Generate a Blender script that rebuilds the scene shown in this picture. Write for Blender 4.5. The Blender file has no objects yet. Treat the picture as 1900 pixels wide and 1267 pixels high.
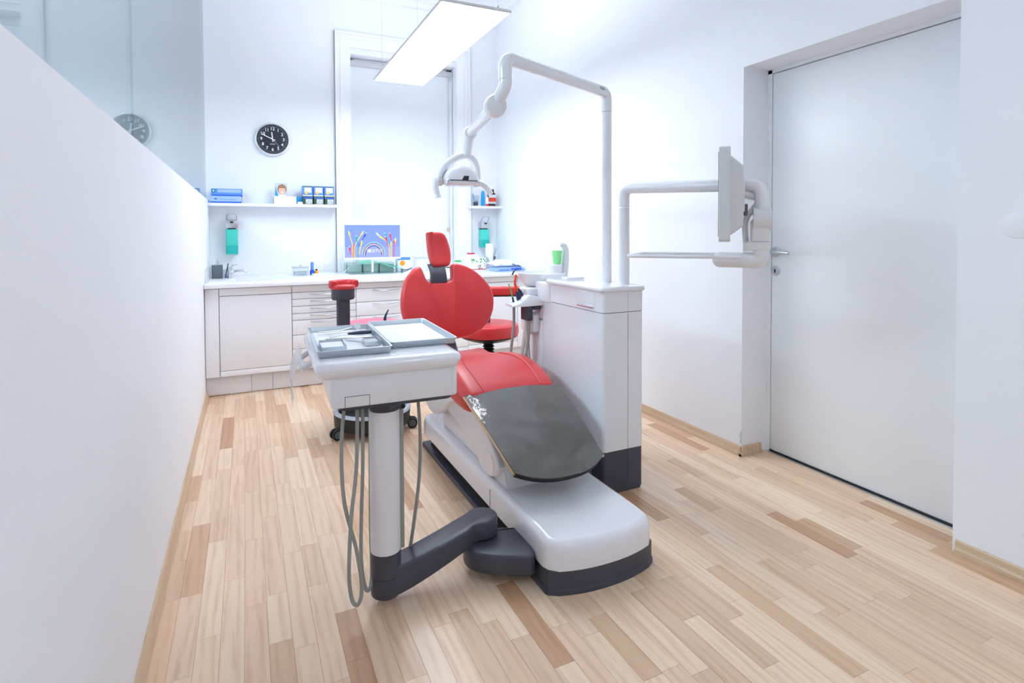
import bpy, bmesh, math, random
from mathutils import Vector, Matrix

random.seed(7)
SC = bpy.context.scene
COL = SC.collection
PI = math.pi

# ------------------------------------------------------------------ camera, world, exposure
cd = bpy.data.cameras.new('camera')
cam = bpy.data.objects.new('camera', cd)
COL.objects.link(cam)
YAW, PIT, ROL = 0.4414857, 0.0259424, 0.0040416
_f = Vector((math.sin(YAW), math.cos(YAW), 0)); _r = Vector((math.cos(YAW), -math.sin(YAW), 0)); _d = Vector((0, 0, -1))
fw = math.cos(PIT) * _f + math.sin(PIT) * _d
d2 = -math.sin(PIT) * _f + math.cos(PIT) * _d
rt_ = math.cos(ROL) * _r + math.sin(ROL) * d2
dn = -math.sin(ROL) * _r + math.cos(ROL) * d2
m3 = Matrix((rt_, -dn, -fw)).transposed()
cam.matrix_world = Matrix.Translation((0, 0, 1.17)) @ m3.to_4x4()
cd.sensor_width = 36
cd.lens = 1042.816 / 1900 * 36
cd.shift_x = 0.0005
cd.shift_y = -0.09376
cd.clip_start = 0.05
SC.camera = cam

w = bpy.data.worlds.new('world'); SC.world = w; w.use_nodes = True
w.node_tree.nodes['Background'].inputs[0].default_value = (0.80, 0.88, 1.0, 1)
w.node_tree.nodes['Background'].inputs[1].default_value = 0.4

SC.view_settings.view_transform = 'Standard'
SC.view_settings.look = 'None'
SC.view_settings.exposure = 0.75
SC.view_settings.gamma = 1.0
SC.view_settings.use_curve_mapping = False
SC.cycles.diffuse_bounces = 8
SC.cycles.max_bounces = 14
SC.cycles.transparent_max_bounces = 16
SC.cycles.sample_clamp_indirect = 6.0
LAMP = 11.0          # strength of the pendant panels
LAMP_COL = (0.875, 0.945, 1.0, 1)

# ------------------------------------------------------------------ materials
def lin(c):
    return tuple((v / 255 / 12.92) if v / 255 <= 0.04045 else ((v / 255 + 0.055) / 1.055) ** 2.4 for v in c) + (1,)

def mat(name, rgb, rough=0.5, metal=0.0, coat=0.0, bump=0.0, bscale=200.0, var=0.02, trans=0.0, alpha=1.0, emit=0.0, ior=1.45, sheen=0.0, vscale=6.0, bdist=0.002, crough=0.05):
    m = bpy.data.materials.new(name); m.use_nodes = True
    nt = m.node_tree; b = nt.nodes['Principled BSDF']
    c = lin(rgb)
    tc = nt.nodes.new('ShaderNodeTexCoord')
    nz = nt.nodes.new('ShaderNodeTexNoise'); nz.inputs['Scale'].default_value = vscale; nz.inputs['Detail'].default_value = 3
    nt.links.new(tc.outputs['Object'], nz.inputs['Vector'])
    mx = nt.nodes.new('ShaderNodeMix'); mx.data_type = 'RGBA'
    mx.inputs[6].default_value = tuple(v * (1 - var) for v in c[:3]) + (1,)
    mx.inputs[7].default_value = tuple(min(1, v * (1 + var)) for v in c[:3]) + (1,)
    nt.links.new(nz.outputs['Fac'], mx.inputs[0])
    nt.links.new(mx.outputs[2], b.inputs['Base Color'])
    b.inputs['Roughness'].default_value = rough
    b.inputs['Metallic'].default_value = metal
    b.inputs['Coat Weight'].default_value = coat
    b.inputs['Coat Roughness'].default_value = crough
    b.inputs['Transmission Weight'].default_value = trans
    b.inputs['Alpha'].default_value = alpha
    b.inputs['IOR'].default_value = ior
    b.inputs['Sheen Weight'].default_value = sheen
    if emit:
        nt.links.new(mx.outputs[2], b.inputs['Emission Color'])
        b.inputs['Emission Strength'].default_value = emit
    if bump:
        n2 = nt.nodes.new('ShaderNodeTexNoise'); n2.inputs['Scale'].default_value = bscale; n2.inputs['Detail'].default_value = 4
        nt.links.new(tc.outputs['Object'], n2.inputs['Vector'])
        bp = nt.nodes.new('ShaderNodeBump'); bp.inputs['Strength'].default_value = bump; bp.inputs['Distance'].default_value = bdist
        nt.links.new(n2.outputs['Fac'], bp.inputs['Height']); nt.links.new(bp.outputs[0], b.inputs['Normal'])
    return m

def glass_mat(name, tint, rough=0.02, ior=1.5):
    m = bpy.data.materials.new(name); m.use_nodes = True
    nt = m.node_tree; nt.nodes.remove(nt.nodes['Principled BSDF']); out = nt.nodes['Material Output']
    t = nt.nodes.new('ShaderNodeBsdfTransparent'); t.inputs[0].default_value = lin(tint)
    g = nt.nodes.new('ShaderNodeBsdfGlossy'); g.inputs['Roughness'].default_value = rough
    fr = nt.nodes.new('ShaderNodeFresnel')
    ge = nt.nodes.new('ShaderNodeNewGeometry'); mr = nt.nodes.new('ShaderNodeMapRange')
    mr.inputs['To Min'].default_value = ior; mr.inputs['To Max'].default_value = 1 / ior
    nt.links.new(ge.outputs['Backfacing'], mr.inputs['Value']); nt.links.new(mr.outputs[0], fr.inputs['IOR'])
    mx = nt.nodes.new('ShaderNodeMixShader')
    nt.links.new(fr.outputs[0], mx.inputs[0]); nt.links.new(t.outputs[0], mx.inputs[1]); nt.links.new(g.outputs[0], mx.inputs[2])
    nt.links.new(mx.outputs[0], out.inputs[0])
    return m

def milky_mat(name, rgb, amount):
    m = bpy.data.materials.new(name); m.use_nodes = True
    nt = m.node_tree; nt.nodes.remove(nt.nodes['Principled BSDF']); out = nt.nodes['Material Output']
    t = nt.nodes.new('ShaderNodeBsdfTransparent'); d = nt.nodes.new('ShaderNodeBsdfTranslucent'); e = nt.nodes.new('ShaderNodeBsdfDiffuse')
    d.inputs[0].default_value = lin(rgb); e.inputs[0].default_value = lin(rgb)
    a = nt.nodes.new('ShaderNodeMixShader'); b = nt.nodes.new('ShaderNodeMixShader')
    nt.links.new(d.outputs[0], a.inputs[1]); nt.links.new(e.outputs[0], a.inputs[2])
    b.inputs[0].default_value = amount
    nt.links.new(t.outputs[0], b.inputs[1]); nt.links.new(a.outputs[0], b.inputs[2]); nt.links.new(b.outputs[0], out.inputs[0])
    return m

def emit_mat(name, col, s):
    m = bpy.data.materials.new(name); m.use_nodes = True
    nt = m.node_tree; nt.nodes.remove(nt.nodes['Principled BSDF'])
    e = nt.nodes.new('ShaderNodeEmission'); e.inputs[0].default_value = col; e.inputs[1].default_value = s
    nt.links.new(e.outputs[0], nt.nodes['Material Output'].inputs[0])
    return m

def wood_mat(name, tone_attr=True, base=(214, 182, 150)):
    m = bpy.data.materials.new(name); m.use_nodes = True
    nt = m.node_tree; b = nt.nodes['Principled BSDF']; L = nt.links.new
    geo = nt.nodes.new('ShaderNodeNewGeometry')
    at = nt.nodes.new('ShaderNodeAttribute'); at.attribute_name = 'tone'
    off = nt.nodes.new('ShaderNodeVectorMath'); off.operation = 'SCALE'
    one = nt.nodes.new('ShaderNodeCombineXYZ')
    for k in range(3): one.inputs[k].default_value = 37.0
    L(one.outputs[0], off.inputs[0]); L(at.outputs['Alpha'], off.inputs['Scale'])
    ad = nt.nodes.new('ShaderNodeVectorMath'); L(geo.outputs['Position'], ad.inputs[0]); L(off.outputs[0], ad.inputs[1])
    mp = nt.nodes.new('ShaderNodeVectorMath'); mp.operation = 'MULTIPLY'; mp.inputs[1].default_value = (1.0, 0.07, 1.0)
    L(ad.outputs[0], mp.inputs[0])
    n1 = nt.nodes.new('ShaderNodeTexNoise'); n1.inputs['Scale'].default_value = 55; n1.inputs['Detail'].default_value = 6; n1.inputs['Roughness'].default_value = 0.65; n1.inputs['Distortion'].default_value = 0.5
    L(mp.outputs[0], n1.inputs['Vector'])
    mp2 = nt.nodes.new('ShaderNodeVectorMath'); mp2.operation = 'MULTIPLY'; mp2.inputs[1].default_value = (1.0, 0.12, 1.0)
    L(ad.outputs[0], mp2.inputs[0])
    wv = nt.nodes.new('ShaderNodeTexWave'); wv.inputs['Scale'].default_value = 10; wv.inputs['Distortion'].default_value = 7; wv.inputs['Detail'].default_value = 2; wv.inputs['Detail Scale'].default_value = 1.2
    L(mp2.outputs[0], wv.inputs['Vector'])
    av = nt.nodes.new('ShaderNodeMath'); av.operation = 'MULTIPLY_ADD'; av.inputs[1].default_value = 0.22
    L(wv.outputs['Fac'], av.inputs[0]); L(n1.outputs['Fac'], av.inputs[2])
    rp = nt.nodes.new('ShaderNodeValToRGB')
    rp.color_ramp.elements[0].position = 0.34; rp.color_ramp.elements[0].color = (0.86, 0.79, 0.73, 1)
    rp.color_ramp.elements[1].position = 0.66; rp.color_ramp.elements[1].color = (1.03, 1.03, 1.03, 1)
    L(av.outputs[0], rp.inputs[0])
    mu = nt.nodes.new('ShaderNodeMix'); mu.data_type = 'RGBA'; mu.blend_type = 'MULTIPLY'; mu.inputs[0].default_value = 1.0
    if tone_attr: L(at.outputs['Color'], mu.inputs[6])
    else: mu.inputs[6].default_value = lin(base)
    L(rp.outputs[0], mu.inputs[7]); L(mu.outputs[2], b.inputs['Base Color'])
    b.inputs['Roughness'].default_value = 0.30
    bp = nt.nodes.new('ShaderNodeBump'); bp.inputs['Strength'].default_value = 0.06; bp.inputs['Distance'].default_value = 0.001
    L(n1.outputs['Fac'], bp.inputs['Height']); L(bp.outputs[0], b.inputs['Normal'])
    return m

M = dict(
    wall=mat('wall_paint', (238, 240, 245), 0.7, bump=0.12, bscale=90, var=0.012),
    wall_b=mat('neighbour_paint', (226, 233, 238), 0.7, bump=0.1, bscale=90),
    white=mat('white_lacquer', (240, 241, 246), 0.30, var=0.008),
    counter=mat('white_worktop', (242, 244, 248), 0.22, var=0.01),
    plast=mat('white_plastic', (228, 228, 232), 0.28, coat=0.15, var=0.01),
    gloss=mat('gloss_white_plastic', (232, 233, 238), 0.16, coat=0.5, var=0.008),
    grey=mat('pale_grey_plastic', (205, 206, 208), 0.4, var=0.01),
    dark=mat('anthracite_plastic', (68, 70, 82), 0.42, bump=0.05, var=0.04),
    black=mat('black_rubber', (28, 27, 29), 0.45, var=0.05),
    red=mat('red_upholstery', (205, 36, 42), 0.42, bump=0.10, bscale=500, var=0.03, sheen=0.12, coat=0.18, crough=0.35, ior=1.55),
    seam=mat('red_seam', (160, 20, 28), 0.5, var=0.03),
    steel=mat('brushed_steel', (200, 204, 208), 0.28, metal=1.0, var=0.03, vscale=40),
    alu=mat('aluminium_tray', (190, 200, 208), 0.38, metal=0.75, var=0.03),
    silver=mat('silver_rim', (236, 238, 242), 0.25, metal=0.6),
    chrome=mat('chrome', (220, 223, 228), 0.08, metal=1.0),
    paper=mat('white_paper', (242, 244, 250), 0.8, var=0.01),
    hose=mat('grey_hose', (150, 152, 148), 0.45, var=0.03),
    hosew=mat('pale_hose', (214, 214, 208), 0.45, var=0.03),
    foot=mat('smoked_foot_cover', (78, 76, 72), 0.06, coat=1.0, bump=1.0, bscale=6, var=0.10, bdist=.012),
    blind=mat('white_blind_fabric', (232, 236, 241), 0.8, bump=0.08, bscale=400),
    oak=wood_mat('skirting_wood', False, (205, 178, 148)),
    plank=wood_mat('beech_laminate'),
    joint=mat('floor_underlay', (150, 116, 88), 0.7),
    door=mat('white_door_laminate', (238, 240, 243), 0.35, var=0.01),
    glass=glass_mat('partition_glass', (234, 243, 246)),
    clear=glass_mat('clear_plastic', (243, 247, 249), 0.04, 1.45),
    film=milky_mat('milky_film', (240, 242, 246), .38),
    aqua=glass_mat('greenish_glass', (240, 249, 245), 0.04),
    mint=mat('pale_mint', (205, 224, 220), 0.5),
    teal=mat('teal_liquid', (70, 205, 190), 0.25, var=0.03),
    teal2=mat('teal_liquid_deep', (40, 185, 178), 0.2, var=0.03),
    greenbag=mat('green_film', (120, 222, 190), 0.3, bump=0.6, bscale=40, var=0.15),
    green=mat('green_cup', (150, 240, 160), 0.4),
    grn=mat('green_plastic', (70, 190, 100), 0.4),
    orange=mat('orange_plastic', (240, 80, 40), 0.4),
    amber=mat('orange_print', (245, 160, 35), 0.5),
    blue=mat('blue_carton', (95, 145, 225), 0.5, var=0.05),
    blue2=mat('pale_blue_carton', (160, 190, 235), 0.5, var=0.05),
    blue3=mat('strong_blue', (40, 95, 215), 0.45),
    cyan=mat('cyan_plastic', (30, 150, 215), 0.4),
    navy=mat('navy_plastic', (48, 52, 84), 0.4),
    dgreen=mat('dark_green_carton', (62, 92, 66), 0.5, var=0.1),
    brown=mat('brown_glass', (70, 30, 22), 0.15, coat=0.4),
    crimson=mat('crimson_plastic', (215, 30, 70), 0.4),
    label=mat('red_label', (215, 65, 45), 0.5),
    teald=mat('teal_print', (20, 130, 140), 0.5),
    slate=mat('slate_plastic', (98, 108, 120), 0.45),
    skin=mat('printed_skin', (232, 190, 170), 0.6), hair=mat('printed_hair', (160, 120, 85), 0.6),
    yellow=mat('yellow_print', (245, 200, 80), 0.5),
    lightgrey=mat('printed_grey', (196, 204, 212), 0.6),
    clockface=mat('black_dial', (40, 44, 54), 0.35, var=0.04),
    hatch=mat('shadow_gap', (90, 90, 96), 0.6),
    slot=mat('cabinet_gap', (84, 86, 96), 0.6),
    lamp=emit_mat('lamp_diffuser', LAMP_COL, LAMP),
    lamp3=emit_mat('neighbour_fill', LAMP_COL, LAMP * 3.0),  # glow of the lamp added beyond the glass
    lampup=emit_mat('lamp_uplight', LAMP_COL, LAMP * 0.9),
    lamp2=emit_mat('fill_diffuser', LAMP_COL, LAMP * 0.38), lamp2up=emit_mat('fill_uplight', LAMP_COL, LAMP * 0.35),  # glow of the added fill pendant
)
def screen_col(name, rgb, s=0.72):
    return emit_mat('screen_' + name, lin(rgb), s)
S = dict(bg=screen_col('blue', (140, 166, 255)), bar=screen_col('band', (160, 175, 245)), y=screen_col('yellow', (245, 225, 110)), r=screen_col('red', (235, 70, 100)),
         t=screen_col('teal', (70, 180, 205)), b=screen_col('deep_blue', (75, 95, 215)), g=screen_col('mint', (170, 230, 225)), w=screen_col('white', (235, 238, 250)), k=screen_col('dark', (60, 85, 200)))

# ------------------------------------------------------------------ mesh helpers
def offset_poly(p, d):
    """2-D polygon (counter-clockwise) moved inwards by d"""
    n = len(p); out = []
    for i in range(n):
        a, b, c = Vector(p[i - 1]), Vector(p[i]), Vector(p[(i + 1) % n])
        e1 = (b - a); e2 = (c - b)
        if e1.length < 1e-9: e1 = e2.copy()
        if e2.length < 1e-9: e2 = e1.copy()
        e1.normalize(); e2.normalize()
        n1 = Vector((-e1.y, e1.x)); n2 = Vector((-e2.y, e2.x))
        nn = n1 + n2
        if nn.length < 1e-6: nn = n1
        nn.normalize()
        k = max(0.45, nn.dot(n1))
        out.append(b + nn * (d / k))
    return [tuple(v) for v in out]

def rrect(x0, x1, y0, y1, r=0.01, seg=4):
    r = min(r, (x1 - x0) / 2 - 1e-5, (y1 - y0) / 2 - 1e-5)
    pts = []
    for cx, cy, a in ((x1 - r, y0 + r, -PI / 2), (x1 - r, y1 - r, 0), (x0 + r, y1 - r, PI / 2), (x0 + r, y0 + r, PI)):
        for k in range(seg + 1):
            t = a + PI / 2 * k / seg
            pts.append((cx + r * math.cos(t), cy + r * math.sin(t)))
    return pts

def circ(cx, cy, r, n=32, ry=None):
    return [(cx + r * math.cos(2 * PI * k / n), cy + (ry or r) * math.sin(2 * PI * k / n)) for k in range(n)]

def smooth_closed(p, it=2):
    for _ in range(it):
        q = []
        for i in range(len(p)):
            a, b = p[i], p[(i + 1) % len(p)]
            q += [(a[0] * .75 + b[0] * .25, a[1] * .75 + b[1] * .25), (a[0] * .25 + b[0] * .75, a[1] * .25 + b[1] * .75)]
        p = q
    return p

def bez(pts, n=8):
    """Catmull-Rom through 3-D points"""
    P = [Vector(p) for p in pts]; out = []
    for i in range(len(P) - 1):
        p0 = P[i - 1] if i else P[0] * 2 - P[1]; p1 = P[i]; p2 = P[i + 1]; p3 = P[i + 2] if i + 2 < len(P) else P[-1] * 2 - P[-2]
        for k in range(n):
            t = k / n
            out.append(0.5 * ((2 * p1) + (p2 - p0) * t + (2 * p0 - 5 * p1 + 4 * p2 - p3) * t * t + (3 * p1 - p0 - 3 * p2 + p3) * t ** 3))
    out.append(P[-1]); return out

def fillet(pts, r, n=6):
    """polyline in 3-D with rounded corners"""
    P = [Vector(p) for p in pts]; out = [P[0]]
    for i in range(1, len(P) - 1):
        a = (P[i - 1] - P[i]); b = (P[i + 1] - P[i])
        d = min(r, a.length * .49, b.length * .49); a.normalize(); b.normalize()
        s, e = P[i] + a * d, P[i] + b * d
        for k in range(n + 1):
            t = k / n
            out.append(s * (1 - t) ** 2 + P[i] * 2 * t * (1 - t) + e * t * t)
    out.append(P[-1]); return out

class MB:
    def __init__(s):
        s.v = []; s.f = []; s.mi = []
    def add(s, vs, fs, X=None, mi=0):
        o = len(s.v)
        s.v += [tuple(X @ Vector(v)) if X else tuple(v) for v in vs]
        s.f += [tuple(i + o for i in f) for f in fs]; s.mi += [mi] * len(fs)
        return s
    def loft(s, rings, X=None, mi=0, cap=True, closed=True):
        n = len(rings[0]); vs = [v for r in rings for v in r]; fs = []
        for i in range(len(rings) - 1):
            for k in range(n if closed else n - 1):
                a = i * n + k; b = i * n + (k + 1) % n
                fs.append((a, b, b + n, a + n))
        if cap:
            fs.append(tuple(range(n))[::-1]); fs.append(tuple((len(rings) - 1) * n + k for k in range(n)))
        return s.add(vs, fs, X, mi)
    def slab(s, poly, z0, z1, rt=0.0, rb=0.0, seg=3, X=None, mi=0):
        rings = []
        if rb > 0:
            for k in range(seg + 1):
                t = PI / 2 * k / seg
                q = offset_poly(poly, rb * (1 - math.sin(t)))
                rings.append([(x, y, z0 + rb * (1 - math.cos(t))) for x, y in q])
        else: rings.append([(x, y, z0) for x, y in poly])
        if rt > 0:
            for k in range(seg + 1):
                t = PI / 2 * k / seg
                q = offset_poly(poly, rt * (1 - math.cos(t)))
                rings.append([(x, y, z1 - rt + rt * math.sin(t)) for x, y in q])
        else: rings.append([(x, y, z1) for x, y in poly])
        return s.loft(rings, X, mi)
    def box(s, x0, x1, y0, y1, z0, z1, b=0.0, X=None, mi=0):
        if b <= 0:
            vs = [(x, y, z) for z in (z0, z1) for y in (y0, y1) for x in (x0, x1)]
            return s.add(vs, [(0, 2, 3, 1), (4, 5, 7, 6), (0, 1, 5, 4), (2, 6, 7, 3), (0, 4, 6, 2), (1, 3, 7, 5)], X, mi)
        return s.slab(rrect(x0, x1, y0, y1, b, 3), z0, z1, b * .8, b * .8, 2, X, mi)
    def tube(s, pts, r, n=10, X=None, mi=0, cap=True):
        P = [Vector(p) for p in pts]; R = r if isinstance(r, (list, tuple)) else [r] * len(P)
        T = []
        for i in range(len(P)):
            t = P[min(i + 1, len(P) - 1)] - P[max(i - 1, 0)]
            T.append(t.normalized() if t.length > 1e-9 else Vector((0, 0, 1)))
        u = T[0].orthogonal().normalized(); rings = []
        for i in range(len(P)):
            u = (u - T[i] * u.dot(T[i]))
            u = u.normalized() if u.length > 1e-6 else T[i].orthogonal().normalized()
            w_ = T[i].cross(u)
            rings.append([tuple(P[i] + (u * math.cos(2 * PI * k / n) + w_ * math.sin(2 * PI * k / n)) * R[i]) for k in range(n)])
        return s.loft(rings, X, mi, cap)
    def cyl(s, p0, p1, r, r2=None, n=24, mi=0, b=0.0):
        p0, p1 = Vector(p0), Vector(p1); r2 = r if r2 is None else r2
        if b:
            d = (p1 - p0).normalized() * b
            return s.tube([p0, p0 + d * .3, p0 + d, p1 - d, p1 - d * .3, p1], [r - b, r - b * .3, r, r2, r2 - b * .3, r2 - b], n, mi=mi)
        return s.tube([p0, p1], [r, r2], n, mi=mi)
    def lathe(s, prof, c=(0, 0, 0), n=32, X=None, mi=0, cap=True):
        rings = [[(c[0] + r * math.cos(2 * PI * k / n), c[1] + r * math.sin(2 * PI * k / n), c[2] + z) for k in range(n)] for r, z in prof]
        return s.loft(rings, X, mi, cap)
    def ball(s, c, r, sc=(1, 1, 1), n=20, X=None, mi=0):
        pr = [(max(1e-4, math.sin(PI * k / 12)) * r, -math.cos(PI * k / 12) * r) for k in range(13)]
        T = Matrix.Translation(c) @ Matrix.Diagonal((*sc, 1))
        return s.lathe(pr, n=n, X=(X @ T if X else T), mi=mi)
    def text(s, txt, size, X, mi=0, depth=0.0006, align='CENTER'):
        cu = bpy.data.curves.new('t', 'FONT'); cu.body = txt; cu.size = size; cu.align_x = align; cu.align_y = 'CENTER'; cu.extrude = depth; cu.offset = size * .012; cu.resolution_u = 2
        o = bpy.data.objects.new('t', cu); me = o.to_mesh()
        s.add([tuple(v.co) for v in me.vertices], [tuple(p.vertices) for p in me.polygons], X, mi)
        o.to_mesh_clear(); bpy.data.objects.remove(o); bpy.data.curves.remove(cu)
        return s
    def build(s, name, m, parent=None, ang=35, keep=False, warp=None):
        me = bpy.data.meshes.new(name)
        vs = [warp(Vector(v)) for v in s.v] if warp else [Vector(v) for v in s.v]
        loc = Vector((0, 0, 0))
        if parent is None and not keep:
            xs = [v.x for v in vs]; ys = [v.y for v in vs]; zs = [v.z for v in vs]
            loc = Vector(((min(xs) + max(xs)) / 2, (min(ys) + max(ys)) / 2, min(zs)))
        par = parent
        while par is not None:
            loc = loc + par.location if False else loc; par = par.parent
        me.from_pydata([tuple(v - loc) for v in vs], [], s.f)
        for k in (m if isinstance(m, (list, tuple)) else [m]): me.materials.append(k)
        me.polygons.foreach_set('material_index', s.mi)
        bm = bmesh.new(); bm.from_mesh(me); bmesh.ops.recalc_face_normals(bm, faces=bm.faces); bm.to_mesh(me); bm.free()
        if ang:
            me.polygons.foreach_set('use_smooth', [True] * len(me.polygons)); me.set_sharp_from_angle(angle=math.radians(ang))
        me.update()
        o = bpy.data.objects.new(name, me); COL.objects.link(o)
        if parent is None: o.location = loc
        else:
            o.parent = parent
            root = parent
            off = Vector(root.location)
            while root.parent is not None: root = root.parent; off += Vector(root.location)
            o.location = -off
        return o

def tag(o, label=None, cat=None, group=None, kind=None):
    if label: o['label'] = label
    if cat: o['category'] = cat
    if group: o['group'] = group
    if kind: o['kind'] = kind
    return o

def thing(name, label, cat, loc, group=None):
    o = bpy.data.objects.new(name, None); COL.objects.link(o); o.location = loc; o.empty_display_size = 0.05
    return tag(o, label, cat, group)

def struct(o): o['kind'] = 'structure'; return o

def copy_tree(o, parent=None):
    c = o.copy(); COL.objects.link(c); c.parent = parent
    for ch in list(o.children): copy_tree(ch, c)
    return c

def basis(x, y, z, o=(0, 0, 0)):
    m = Matrix((Vector(x), Vector(y), Vector(z))).transposed().to_4x4()
    m.translation = Vector(o); return m
YZX = basis((0, 1, 0), (0, 0, 1), (1, 0, 0))          # local (a,b,c) -> world (c,a,b)
def XZ(y, x=0, z=0): return basis((1, 0, 0), (0, 0, 1), (0, -1, 0), (x, y, z))   # drawing on a plane that faces the camera end (-y)
def rotz(a, o=(0, 0, 0)): return Matrix.Translation(o) @ Matrix.Rotation(a, 4, 'Z')

# ------------------------------------------------------------------ the room
XL, XR, YB, YF, ZC = -0.27, 2.31, 5.25, -2.2, 3.35
XD = 2.49                                    # door plane

floor = MB().box(XL - 2.9, XD + 0.3, YF - .1, YB + .3, -0.08, -0.008).build('floor', M['joint'], keep=True)
struct(floor)
# laminate strips: the printed staves of the boards, laid along the room
CAMP = Vector((0, 0, 1.17)); f_px = 1042.816
def project(p):
    q = Vector(p) - CAMP
    c = Vector((q.dot(rt_), q.dot(dn), q.dot(fw)))
    if c.z < 0.1: return None
    return (949.0 + f_px * c.x / c.z, 455.4 + f_px * c.y / c.z, c.z)
strips = []
SW = 0.0625
ncol = int((XD + .04 - XL) / SW) + 1
for i in range(ncol):
    x0 = XL + i * SW; x1 = min(x0 + SW, XD + .06)
    y = YF - random.random() * .5
    lim = YB
    while y < lim:
        ln = random.choice((.22, .28, .33, .38, .45, .52, .56)) * random.uniform(.92, 1.08)
        y1 = min(y + ln, lim)
        if y1 - y > .02: strips.append((x0, x1, max(y, YF), y1))
        y = y1
TONES = [(237, 211, 183), (233, 205, 176), (227, 196, 165), (232, 202, 173), (223, 189, 157), (214, 179, 146), (208, 171, 137), (197, 155, 121), (229, 197, 168), (235, 209, 182), (220, 188, 158), (192, 149, 116)]
TW = [6, 7, 7, 7, 6, 5, 3, 1.2, 6, 5, 5, .7]
def tone():
    c = random.choices(TONES, TW)[0]; k = random.uniform(.985, 1.015)
    return tuple(lin(tuple(min(255, v * k) for v in c))[:3]) + (random.random(),)
def strip_mesh(items, name):
    vs = []; fs = []; col = []
    g = 0.00025
    for (x0, x1, y0, y1) in items:
        o = len(vs); t = tone(); h = random.uniform(-.00012, .00012); c = 0.0004
        a = [(x0 + g, y0 + g), (x1 - g, y0 + g), (x1 - g, y1 - g), (x0 + g, y1 - g)]
        b = [(x0 + g + c, y0 + g + c), (x1 - g - c, y0 + g + c), (x1 - g - c, y1 - g - c), (x0 + g + c, y1 - g - c)]
        vs += [(p[0], p[1], -.008) for p in a] + [(p[0], p[1], -.0003 + h) for p in a] + [(p[0], p[1], h) for p in b]
        for k in range(4):
            j = (k + 1) % 4
            fs += [(o + k, o + j, o + 4 + j, o + 4 + k), (o + 4 + k, o + 4 + j, o + 8 + j, o + 8 + k)]
        fs.append((o + 8, o + 9, o + 10, o + 11)); col += [t] * 12
    me = bpy.data.meshes.new(name); me.from_pydata(vs, [], fs); me.materials.append(M['plank'])
    at = me.attributes.new('tone', 'FLOAT_COLOR', 'POINT')
    at.data.foreach_set('color', [v for c in col for v in c])
    me.update()
    o = bpy.data.objects.new(name, me); COL.objects.link(o); o.parent = floor
    o.location = -Vector(floor.location)
    return o
def strip_score(s):
    p = project(((s[0] + s[1]) / 2, (s[2] + s[3]) / 2, 0))
    if p is None or not (-40 < p[0] < 1940 and 650 < p[1] < 1330): return 0
    if s[0] < XL - .01 or s[3] < .2: return 0
    return 1e4 / p[2] * (s[3] - s[2]) ** .3
strips.sort(key=lambda s: -strip_score(s))
for s in strips[:300]:
    strip_mesh([s], 'plank')
tag(strip_mesh(strips[300:], 'plank_field'), kind='stuff')

# walls
wl = MB().box(XL - .10, XL, YF, YB, 0, 1.428).build('wall_left', M['wall'], keep=True); struct(wl)
wb = MB()
NX0, NX1, NZ0, NZ1 = 0.872, 1.885, 0.80, 2.775      # window niche opening
wb.box(XL - 2.9, NX0, YB, YB + .3, 0, ZC).box(NX1, XR + .3, YB, YB + .3, 0, ZC).box(NX0, NX1, YB, YB + .3, NZ1, ZC).box(NX0, NX1, YB, YB + .3, 0, NZ0)
struct(wb.build('wall_back', M['wall'], keep=True))
DY0, DY1, DZ = 1.14, 2.105, 2.0
wr = MB().box(XR, XR + .3, DY1, YB, 0, ZC).box(XR, XR + .3, YF, DY0, 0, ZC).box(XR, XR + .3, DY0, DY1, DZ, ZC)
# chipped plaster at the foot of the jamb corner
wrr = wr.build('wall_right', M['wall'], keep=True); struct(wrr)
MB().slab([(DY1 - .0005, .06), (DY1 + .010, .066), (DY1 + .006, .085), (DY1 + .013, .10), (DY1 + .004, .125), (DY1 - .0005, .128)], XR - .0012, XR + .001, X=YZX).build('plaster_chip', M['lightgrey'], wrr, ang=0)
struct(MB().box(XL - 2.9, XR + .3, YF - .1, YF, 0, ZC).build('wall_front', M['wall'], keep=True))
struct(MB().box(XL - 2.9, XR + .3, YF, YB, ZC, ZC + .1).build('ceiling', M['wall'], keep=True))
struct(MB().box(XL - 3.0, XL - 2.9, YF - .1, YB + .3, 0, ZC).build('wall_neighbour', M['wall_b'], keep=True))
# cove moulding in both rooms
tm = MB()
for k, (a, b) in enumerate(((.10, .03), (.05, .08))):
    tm.box(XR - a, XR, YF, YB, ZC - b, ZC).box(XL - 2.9, XR, YB - a, YB, ZC - b, ZC).box(XL - 2.9, XL - 2.9 + a, YF, YB, ZC - b, ZC)
struct(tm.build('trim_3', M['wall'], keep=True))
# glass on top of the partition, two panes
for k, (a, b) in enumerate(((1.953, 5.245), (YF, 1.949))):
    g = MB().box(-.297, -.289, a, b, 1.428, ZC).build('window_%d' % (k + 2), M['glass'], keep=True); struct(g)
    tag(g, ('clear glass pane above the low white partition, reaching the back wall', 'clear glass pane above the partition, beyond the upright joint')[k])

# skirting
def skirting(name, runs):
    root = None
    for a, b, side in runs:
        prof = [(0, 0), (.018, 0), (.018, .012), (.012, .020), (.009, .030), (.009, .044), (.006, .048), (0, .048)]
        rings = []
        for p in (a, b):
            p = Vector(p); sd = Vector(side)
            rings.append([(p.x + sd.x * u, p.y + sd.y * u, v) for u, v in prof])
        m = MB().loft(rings)
        if root is None: root = m.build(name, M['oak'], keep=True, ang=50); struct(root)
        else: m.build('skirting_piece', M['oak'], root, ang=50)
skirting('baseboard_left', [((XL, 3.6), (XL, 4.50), (1, 0)), ((XL, YF), (XL, 3.597), (1, 0))][::-1])
skirting('baseboard_right', [((XR, DY1 - .018), (XR, 4.5), (-1, 0)), ((XR - .018, DY1), (XD - .045, DY1), (0, -1)), ((XR, YF), (XR, DY0 - .012), (-1, 0))])

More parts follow.
